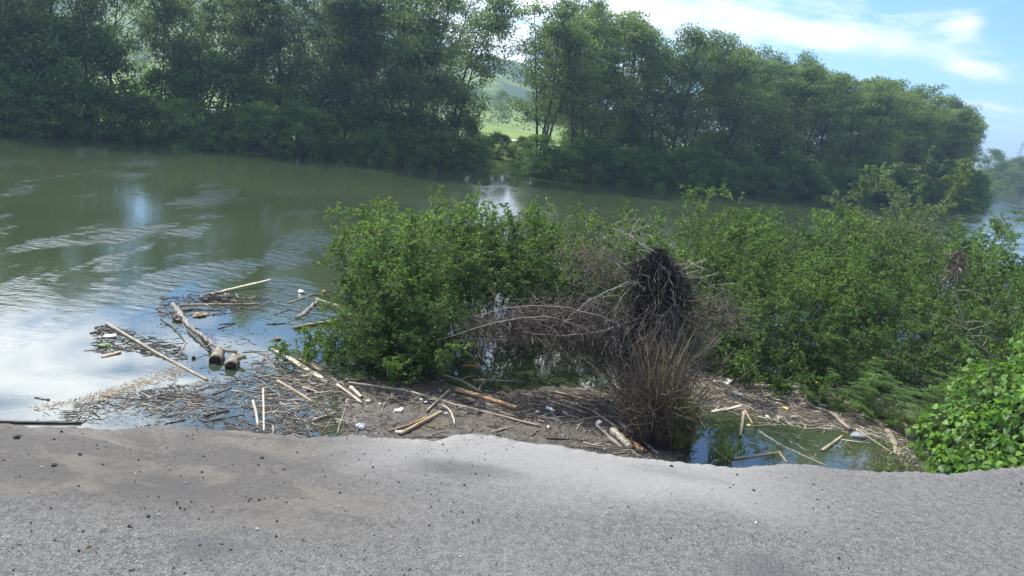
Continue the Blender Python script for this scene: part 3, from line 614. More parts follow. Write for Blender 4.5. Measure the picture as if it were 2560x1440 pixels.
# ------------------------------------------------------------------ dead tree hung with dead vines
rng = np.random.default_rng(77)
base_d = np.array([2.0, 10.35, WATER])
dt = tag(empty('dead_tree', base_d), 'dead tree smothered by a black-brown hanging mass of dead vines', 'dead tree')
tk = MB(); main, _ = curve(rng, (0, 0, -.2), (.0, .02, 1), 2.45, 10, .03); tk.tube(main, np.linspace(.045, .02, 11), 7)
for a, L in ((-2.6, 1.3), (-.5, 1.1), (2.9, 1.6), (.4, .9)):
    q, _ = curve(rng, main[9], (math.cos(a), math.sin(a)*.4, .35), L*.6, 6, .15); tk.tube(q, np.linspace(.014, .004, 7), 5)
tk.build('trunk', M['dead_brown'], dt)
vm = MB()
for i in range(2300):              # black hanging mass near the top
    a = rng.random()*6.283; e = rng.random(); rr = .40*rng.uniform(.7, 1.25)*math.sqrt(rng.random())*(.15+1.0*min(1, e*2.2)-.75*max(0, e-.5))*(1+.3*math.sin(a*3+1)*(e > .5))
    top = np.array([math.cos(a)*rr+.16*e-.02, math.sin(a)*rr*.8, 2.42-e*(1.05+.3*math.sin(a*2))]); q, _ = curve(rng, top, (rng.normal()*.5, rng.normal()*.5, -1), rng.uniform(.14, .5), 5, .42, -.05); vm.tube(q, .0036, 3, cap=False)
C = np.concatenate([np.array([rng.normal()*.15+.14, rng.normal()*.12, 2.05-rng.random()*.6])[None] for _ in range(1300)]); leaves(vm, C, orient(rng, len(C), -.8), .05, .018, rng)
for i in range(1300):              # shaggy strands down the trunk
    z = rng.uniform(.1, 1.75); a = rng.random()*6.283; q, _ = curve(rng, (math.cos(a)*.13*rng.random()**.5, math.sin(a)*.13, z), (rng.normal()*.35, rng.normal()*.35, -1), rng.uniform(.15, .5), 4, .25); q[:, 2] = np.maximum(q[:, 2], -.1); vm.tube(q, .004, 3, cap=False)
vm.build('vine_mass', M['dead_black'], dt)
vb = MB()
for i in range(700):
    a = rng.random()*6.283; z = rng.uniform(.15, 1.7); rr = rng.uniform(.02, .26); q, _ = curve(rng, (math.cos(a)*rr+.1, math.sin(a)*rr*.7-.45-.35*(1.7-z)/1.7, z), (rng.normal()*.3, rng.normal()*.3, -1), rng.uniform(.25, .8), 6, .22, -.02); q[:, 2] = np.maximum(q[:, 2], -.05); vb.tube(q, .0045, 3, cap=False)
for i in range(900):
    a = rng.random()*6.283; z = rng.uniform(.3, 2.3); rr = (.12+.32*(z > 1.35)*min(1, (2.45-z)*1.6))*rng.uniform(.6, 1.25); q, _ = curve(rng, (math.cos(a)*rr+.08, math.sin(a)*rr, z), (rng.normal()*.6, rng.normal()*.6, -.8), rng.uniform(.15, .6), 5, .3, -.02); q[:, 2] = np.maximum(q[:, 2], -.05); vb.tube(q, .0042, 3, cap=False)
vb.build('dry_vine_strands', M['dead_brown'], dt)
pt = MB()
for x_, z_, L, a in ((0, 2.35, 1.0, 2.75), (-.1, 2.3, .8, 2.2), (.15, 2.2, .8, .35), (-.05, 2.2, 1.2, 3.05), (.1, 2.1, .9, -.1), (-.1, 1.9, 1.1, 3.3)):
    q, _ = curve(rng, (x_, rng.normal()*.1, z_), (math.cos(a), rng.normal()*.3, abs(math.sin(a))*.7), L*.75, 8, .12, -.01); pt.tube(q, np.linspace(.006, .0025, 9), 4)
    for k_ in range(5):
        w, _ = curve(rng, q[rng.integers(2, 9)], rng.normal(size=3), rng.uniform(.15, .45), 4, .2); pt.tube(w, .003, 3, cap=False)
pt.build('bare_twig', M['pale_twig'], dt)
# brown tangle of dead vines arching to the left of it
def tangle(name, anchors, label, n_t, rad, mname, spreadv, pale, seed):
    rg = np.random.default_rng(seed); A = np.array(anchors, float); base_ = A[0].copy(); base_[2] = WATER
    e = tag(empty(name, base_), label, 'dead vines'); tb = MB(); A = A-base_
    main_pts = np.array([np.array([np.interp(k_, np.arange(len(A)), A[:, j]) for j in range(3)]) for k_ in np.linspace(0, len(A)-1, 24)])
    for i in range(n_t):
        p = main_pts[rg.integers(0, 24)]+rg.normal(size=3)*np.array(spreadv); p[2] = max(p[2], .02)
        dd = rg.normal(size=3)*np.array([1, .8, .45])+np.array([0, 0, -.12]); q, _ = curve(rg, p, dd, rg.uniform(.12, .5), 4, .35, -.03); q[:, 2] = np.maximum(q[:, 2], 0.0); tb.tube(q, rad*rg.uniform(.6, 1.3), 3, cap=False)
    nleaf = n_t*2; P_ = main_pts[rg.integers(0, 24, nleaf)]+rg.normal(size=(nleaf, 3))*np.array(spreadv); P_[:, 2] = np.maximum(P_[:, 2], .03); leaves(tb, P_, orient(rg, nleaf, -.8), .05, .014, rg)
    tb.build('vine_tangle', M[mname], e)
    for pts in pale:
        b_ = MB(); pts = np.array(pts, float)-base_; tt = np.linspace(0, len(pts)-1, 14); c_ = np.stack([np.interp(tt, np.arange(len(pts)), pts[:, j]) for j in range(3)], 1)
        c_[1:-1] = (c_[:-2]+2*c_[1:-1]+c_[2:])/4+rg.normal(size=(12, 3))*.008; b_.tube(c_, np.linspace(.0065, .003, 14), 5)
        for k_ in range(9):
            w, _ = curve(rg, c_[rg.integers(1, 13)], rg.normal(size=3)*np.array([1, .5, .8]), rg.uniform(.12, .4), 4, .2); b_.tube(w, .0032, 3, cap=False)
        b_.build('arching_branch', M['pale_twig'], e)
    return e
def py(px, py_, Y): d_ = ray(px, py_); return np.array([0, 0, EYE])+d_*(Y/d_[1])
tangle('dead_vine_tangle', [py(1640, 880, 10.3), py(1560, 800, 10.4), py(1440, 790, 10.4), py(1330, 800, 10.4), py(1210, 825, 10.5)],
       'brown tangle of dead vines with pale arching branches left of the dead tree', 1700, .0048, 'dead_brown', (.16, .2, .13),
       [[py(1640, 900, 10.2), py(1560, 810, 10.1), py(1440, 772, 10.1), py(1300, 762, 10.1), py(1190, 790, 10.2)], [py(1480, 830, 10.1), py(1380, 790, 10.0), py(1260, 800, 10.0), py(1090, 850, 10.1)],
        [py(1640, 780, 10.2), py(1500, 830, 10.0), py(1400, 840, 10.0), py(1310, 830, 10.0)], [py(1590, 700, 10.3), py(1490, 740, 10.3), py(1420, 790, 10.2), py(1360, 900, 10.1)],
        [py(1620, 690, 10.3), py(1560, 730, 10.2), py(1530, 790, 10.1), py(1540, 860, 10.1)]], 71)
tangle('dead_vine_tangle', [py(1560, 900, 10.5), py(1480, 870, 10.6), py(1390, 840, 10.7)], 'hanging veil of brown dead vines over the dark water', 520, .0042, 'dead_brown', (.14, .18, .14), [], 72)
tangle('dead_vine_tangle', [py(1660, 930, 10.2), py(1700, 860, 10.4), py(1740, 800, 10.6), py(1830, 780, 10.9)], 'grey-brown dead vines spreading right of the dead tree', 620, .0045, 'dead_brown', (.17, .2, .2),
       [[py(1680, 800, 10.3), py(1740, 840, 10.3), py(1800, 850, 10.5)], [py(1690, 690, 10.3), py(1740, 690, 10.4), py(1800, 730, 10.8)]], 73)
tangle('dead_vine_tangle', [py(1560, 690, 10.9), py(1500, 650, 11.0), py(1430, 620, 11.2), py(1500, 720, 11)], 'thin grey dead twigs above and left of the dead tree crown', 380, .003, 'dead_twig', (.2, .2, .2),
       [[py(1620, 625, 10.4), py(1580, 590, 10.6), py(1530, 570, 10.8)]], 74)

# ------------------------------------------------------------------ reeds and grass clumps
def blades(n, H, W, spread, lean, seed, mname, name, e, drop=.35, zb=0.0):
    rg = np.random.default_rng(seed); b_ = MB()
    for i in range(n):
        a = rg.random()*6.283; r_ = spread*math.sqrt(rg.random()); p = np.array([math.cos(a)*r_, math.sin(a)*r_*.7, zb-.05]); h = H*rg.uniform(.45, 1.0)
        a2 = a+rg.normal()*1.7; ln = lean*rg.uniform(.2, 1.2); k_ = 6; tt = np.linspace(0, 1, k_)
        P_ = p+np.stack([np.cos(a2)*ln*h*tt**1.8, np.sin(a2)*ln*h*tt**1.8, h*(tt-drop*rg.random()*tt**3)], 1); w = W*rg.uniform(.6, 1.2)*(1-tt**2)+.001
        sd_ = np.array([-math.sin(a2+.6), math.cos(a2+.6), 0]); V_ = np.stack([P_-sd_*w[:, None], P_+sd_*w[:, None]], 1).reshape(-1, 3); q = np.arange(k_-1)*2
        b_.raw(V_, np.stack([q, q+1, q+3, q+2], -1), rg.random())
    return b_.build(name, M[mname], e)
rd = tag(empty('reed_clump', (2.12, 9.25, WATER)), 'tall clump of dry tan reeds in front of the dead tree', 'reeds')
blades(95, 1.9, .009, .17, .22, 31, 'reed', 'dry_blades', rd, .35); blades(80, 1.4, .010, .22, .6, 131, 'reed', 'drooping_blades', rd, .8); blades(200, .75, .007, .3, .5, 32, 'reed', 'fallen_blades', rd)
gb = MB(); rg = np.random.default_rng(33)
for i in range(520):
    a = rg.random()*6.283; r_ = .2*math.sqrt(rg.random()); q, _ = curve(rg, (math.cos(a)*r_-.08, math.sin(a)*r_, -.05), (rg.normal()*.16, rg.normal()*.14, 1), rg.uniform(.3, 1.0)+.95*rg.random(), 7, .2, -.02); gb.tube(q, .0045, 3, cap=False, var=rg.random())
gb.build('dead_stalks', M['dead_brown'], rd)
bb = MB()
for i in range(260):
    a = rg.random()*6.283; r_ = .38*math.sqrt(rg.random()); q, _ = curve(rg, (math.cos(a)*r_, math.sin(a)*r_*.6-.1, .0), (rg.normal(), rg.normal()*.6, .6), rg.uniform(.15, .4), 4, .3, -.1); q[:, 2] = np.maximum(q[:, 2], 0); bb.tube(q, .004, 3, cap=False)
bb.build('black_root_mat', M['dead_black'], rd)
rd = tag(empty('reed_clump', (2.42, 9.15, WATER)), 'green and yellow reed clump at the right of the dry reeds', 'reeds')
blades(230, 1.1, .008, .16, .28, 34, 'grass', 'green_blades', rd); blades(120, 1.25, .007, .18, .3, 35, 'reed', 'dry_blades', rd)
for x, y, h, n_, sp, lab in [(2.95, 8.95, .42, 110, .16, 'small green grass tuft at the pool edge right of the reeds'), (3.15, 9.3, .25, 60, .25, 'sparse short grass standing in the shallow blue pool'),
                             (5.15, 9.2, .3, 70, .14, 'small grass tuft left of the wide slanting plank'), (6.1, 11.4, .3, 200, .45, 'patch of low green grass on the mud before the feathery bush'),
                             (6.5, 10.3, .42, 160, .35, 'pale dry grass around the plank at the right bank'), (4.2, 11.6, .16, 90, .3, 'short sprouts on the mud near the long pale log')]:
    g_ = tag(empty('grass_tuft', (x, y, WATER)), lab, 'grass', 'grass tufts at the water edge'); blades(n_, h, .006, sp, .6, int(x*100), 'grass', 'green_blades', g_)

# ------------------------------------------------------------------ feathery shrubs, vine mound, leaning stalk (right side)
def make_feather(seed, H=1.5, n_st=9, nf=20, drop=.15):
    rg = np.random.default_rng(seed); st = MB(); lf = MB(); Cs = []; Ds = []; Ls = []
    for s1 in range(n_st):
        a = rg.random()*6.283; q, _ = curve(rg, (rg.normal()*.06, rg.normal()*.06, -.15), (math.cos(a)*rg.uniform(.2, 1.1), math.sin(a)*rg.uniform(.2, 1.1), 1), H*rg.uniform(.6, 1), 7, .12, -.01); st.tube(q, np.linspace(.012, .004, 8), 5)
        for f in range(nf):
            k_ = rg.uniform(1.5, 7); i = min(int(k_), 6); p = q[i]*(1-k_+i)+q[i+1]*(k_-i); a2 = rg.random()*6.283; L = rg.uniform(.16, .26)
            tt = np.linspace(0, 1, 9)[1:]; dh = np.array([math.cos(a2), math.sin(a2), .35]); P_ = p+np.outer(tt, dh)*L+np.outer(tt**2, (0, 0, -1))*L*.45; st.tube(np.vstack([p, P_]), .0022, 3, cap=False)
            sd_ = np.array([-math.sin(a2), math.cos(a2), 0])
            for s2 in (-1, 1):
                for j in range(8):
                    pd = sd_*s2+dh*.5; pd = pd/np.linalg.norm(pd); pl = .085*math.sin(math.pi*(.2+.75*tt[j])); m_ = 6
                    u_ = np.linspace(.1, 1, m_)[:, None]; B = P_[j]+pd*pl*u_+np.array([0, 0, -1])*pl*.25*u_**2
                    for s3 in (-1, 1): Cs.append(B); Ds.append(np.tile(dh*s3*.8+pd*.6, (m_, 1))); Ls.append(np.full(m_, .018))
    C = np.concatenate(Cs); D = np.concatenate(Ds); D = D/np.linalg.norm(D, axis=1)[:, None]; leaves(lf, C, D, np.concatenate(Ls), .0075, rg, None, 3, .1)
    return st.mesh('stems', M['near_stem']), lf.mesh('foliage', M['fern_leaf'])
FE = [make_feather(301), make_feather(302, 2.0, 9, 22)]
for x, y, z, rz, sc, k_, lab in [(5.35, 11.5, WATER, .3, .62, 0, 'small feathery-leaved bush at the edge of the mud flat'), (6.0, 11.1, WATER, 2.1, .6, 0, 'drooping feathery bush beside the dark hollow under the shrubs'),
                                 (6.5, 10.6, WATER, 1.2, .85, 1, 'tall feathery-leaved shrub around the bare leaning stalk'), (7.2, 10.9, WATER, 4.0, .8, 1, 'feathery shrub right of the bare leaning stalk'), (5.9, 11.7, WATER, 5, .66, 1, 'feathery shrub left of the bare leaning stalk')]:
    plant('feathery_shrub', FE[k_], (x, y, z-.03), rz, sc, lab, 'shrub', 'feathery shrubs on the right', ('stems', 'foliage'))
sk = tag(empty('dead_stalk', (6.9, 10.0, WATER)), 'bare pale leaning stalk with a withered tip standing out of the right thicket', 'dead stalk')
pts = np.array([py(2480, 890, 9.9), py(2430, 850, 9.8), py(2400, 780, 9.6), py(2385, 700, 9.55), py(2400, 645, 9.5)])-np.array([6.9, 10.0, WATER]); pts = np.vstack([[0, 0, -.1], pts]); tt = np.linspace(0, 5, 20)
c_ = np.stack([np.interp(tt, np.arange(6), pts[:, j]) for j in range(3)], 1); b = MB(); b.tube(c_, np.linspace(.018, .005, 20), 6)
rg = np.random.default_rng(8)
for k_ in range(9): w, _ = curve(rg, c_[rg.integers(6, 16)], (rg.choice([-1, 1]), rg.normal()*.3, .4), rg.uniform(.25, .6), 6, .12, -.05); b.tube(w, np.linspace(.006, .002, 7), 4, cap=False)
b.build('stem', M['grey_wood'], sk); b = MB(); C = c_[-1]+rg.normal(size=(150, 3))*np.array([.06, .06, .1])-np.array([0, 0, .08]); leaves(b, C, orient(rg, 150, -1.2), .1, .025, rg); b.build('withered_leaves', M['dead_twig'], sk)
# broad-leaved vine smothering the embankment at the right
def heart(mb, C, Nn, up_, S, rg, var):
    n = len(C); Nn = Nn/np.linalg.norm(Nn, axis=1)[:, None]; D = up_-Nn*np.sum(up_*Nn, 1)[:, None]; D /= np.linalg.norm(D, axis=1)[:, None]+1e-9; Sx = np.cross(D, Nn)
    shp = [(0, 0, 0), (.30, -.16, .05), (.52, .12, .11), (.42, .52, .08), (0, 1.0, -.08), (-.42, .52, .08), (-.52, .12, .11), (-.30, -.16, .05), (0, .45, -.02)]
    V_ = np.stack([C+S[:, None]*(a*Sx+b_*D+c_2*Nn) for a, b_, c_2 in shp], 1).reshape(-1, 3); b0 = np.arange(n)[:, None]*9
    F = np.concatenate([b0+np.array(f) for f in ((0, 1, 8), (1, 2, 8), (2, 3, 8), (3, 4, 8), (4, 5, 8), (5, 6, 8), (6, 7, 8), (7, 0, 8))]); mb.raw(V_, F, np.repeat(var, 9))
vx = tag(empty('vine_mound', (5.9, 8.2, WATER)), 'bright green mound of broad-leaved vines at the right road edge', 'vines'); rg = np.random.default_rng(41)
VB0 = [(5.35, 8.0, -1.05, .55), (5.9, 7.9, -.75, .75), (6.4, 8.3, -.5, .85), (5.0, 7.1, -1.0, .5), (5.6, 7.0, -.75, .7), (6.3, 7.3, -.45, .9), (7.0, 8.0, -.3, 1.0), (4.55, 6.4, -.85, .42), (5.1, 6.4, -.7, .5), (5.7, 6.5, -.4, .6), (6.3, 6.6, -.15, .75), (7.2, 7.2, 0, 1.0), (4.3, 5.85, -.65, .28), (4.75, 6.0, -.45, .3), (5.4, 8.6, -1.15, .55), (6.2, 9.1, -.85, .75), (7.2, 9.2, -.3, 1.1), (5.1, 7.7, -1.5, .6), (4.9, 6.9, -1.5, .6), (4.4, 6.2, -1.2, .45)]
VB = [(x+.22+.1*(z+1.5), y, z-.16-.22*max(0, z+1.1), r_*.92) for x, y, z, r_ in VB0]
lf = MB(); Cc = []; Nc = []
for x, y, z, r_ in VB:
    n_ = int(1750*r_*r_)+80; d_ = orient(rg, n_, .3); rad_ = r_*(1+.16*np.sin(d_[:, 0]*7+x*3)*np.cos(d_[:, 2]*6+y*2))*rg.uniform(.84, 1.04, n_); P_ = np.array([x, y, z])+d_*rad_[:, None]; P_[:, 2] = np.maximum(P_[:, 2], WATER+.03)
    ins = np.zeros(n_, bool)
    for X2, Y2, Z2, r2 in VB:
        if (X2, Y2) != (x, y): ins |= np.linalg.norm(P_-np.array([X2, Y2, Z2]), axis=1) < r2*.8
    ok = ~ins & (P_[:, 1] > edgeY(P_[:, 0])-.12+.0*P_[:, 2]); Cc.append(P_[ok]); Nc.append(d_[ok])
C = np.concatenate(Cc); Nn = np.concatenate(Nc)+rg.normal(size=(len(C), 3))*.55+np.array([0, -.1, .35]); n_ = len(C)
heart(lf, C-np.array([5.9, 8.2, WATER]), Nn, rg.normal(size=(n_, 3))*.5+np.array([0, -.3, -1.0]), rg.uniform(.032, .088, n_), rg, np.clip(rg.random(n_)*.98, 0, 1)); lf.build('foliage', M['vine_leaf'], vx)
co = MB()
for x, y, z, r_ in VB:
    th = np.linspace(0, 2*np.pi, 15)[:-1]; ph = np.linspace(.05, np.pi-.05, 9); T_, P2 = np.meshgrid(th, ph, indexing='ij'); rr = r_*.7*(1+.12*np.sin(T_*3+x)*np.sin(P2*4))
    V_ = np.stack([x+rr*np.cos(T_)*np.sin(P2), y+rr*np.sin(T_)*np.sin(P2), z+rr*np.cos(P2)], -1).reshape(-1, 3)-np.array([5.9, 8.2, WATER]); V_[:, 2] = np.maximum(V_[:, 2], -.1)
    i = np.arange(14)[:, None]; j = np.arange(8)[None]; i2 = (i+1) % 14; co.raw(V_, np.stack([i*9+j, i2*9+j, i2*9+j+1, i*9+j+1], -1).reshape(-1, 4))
M['vine_core'] = simple_mat('vine_core_shade', (.015, .028, .008), (.05, .07, .02), .95, 12, .1, 1.0); co.build('dark_core', M['vine_core'], vx)  # dark lumps inside the leaf shell paint the shade between leaves
for k_ in range(14):
    tn = MB(); p = C[rg.integers(0, n_)]-np.array([5.9, 8.2, WATER]); q, _ = curve(rg, p, (rg.normal()*.5-.3, rg.normal()*.5, .6), rg.uniform(.15, .4), 6, .3, -.08); tn.tube(q, .003, 4, cap=False)
    leaves(tn, q[3:], orient(rg, 4, .2), .05, .03, rg); tn.build('tendril', M['vine_leaf'], vx)
# weedy fringe between vine mound and pool
vf = tag(empty('weed_fringe', (5.0, 8.6, WATER)), 'low tangle of weeds and dry stems left of the vine mound', 'weeds'); b = MB(); n_ = 900
C = np.stack([rg.normal(size=n_)*.22+.25, rg.normal(size=n_)*.35, np.abs(rg.normal(size=n_))*.12], 1)+np.outer(rg.uniform(-1, 1, n_), (.45, .9, 0)); leaves(b, C, orient(rg, n_, .4), .05, .03, rg); b.build('foliage', M['fern_leaf'], vf); b = MB()
for k_ in range(500):
    p = np.array([rg.normal()*.25+.2, rg.normal()*.4, .02])+rg.uniform(-1, 1)*np.array([.45, .9, 0]); q, _ = curve(rg, p, (rg.normal(), rg.normal(), .5), rg.uniform(.15, .45), 4, .25, -.06); q[:, 2] = np.maximum(q[:, 2], .0); b.tube(q, .0035, 3, cap=False)
tag(b.build('dry_stems', M['dead_twig'], vf), kind='stuff')
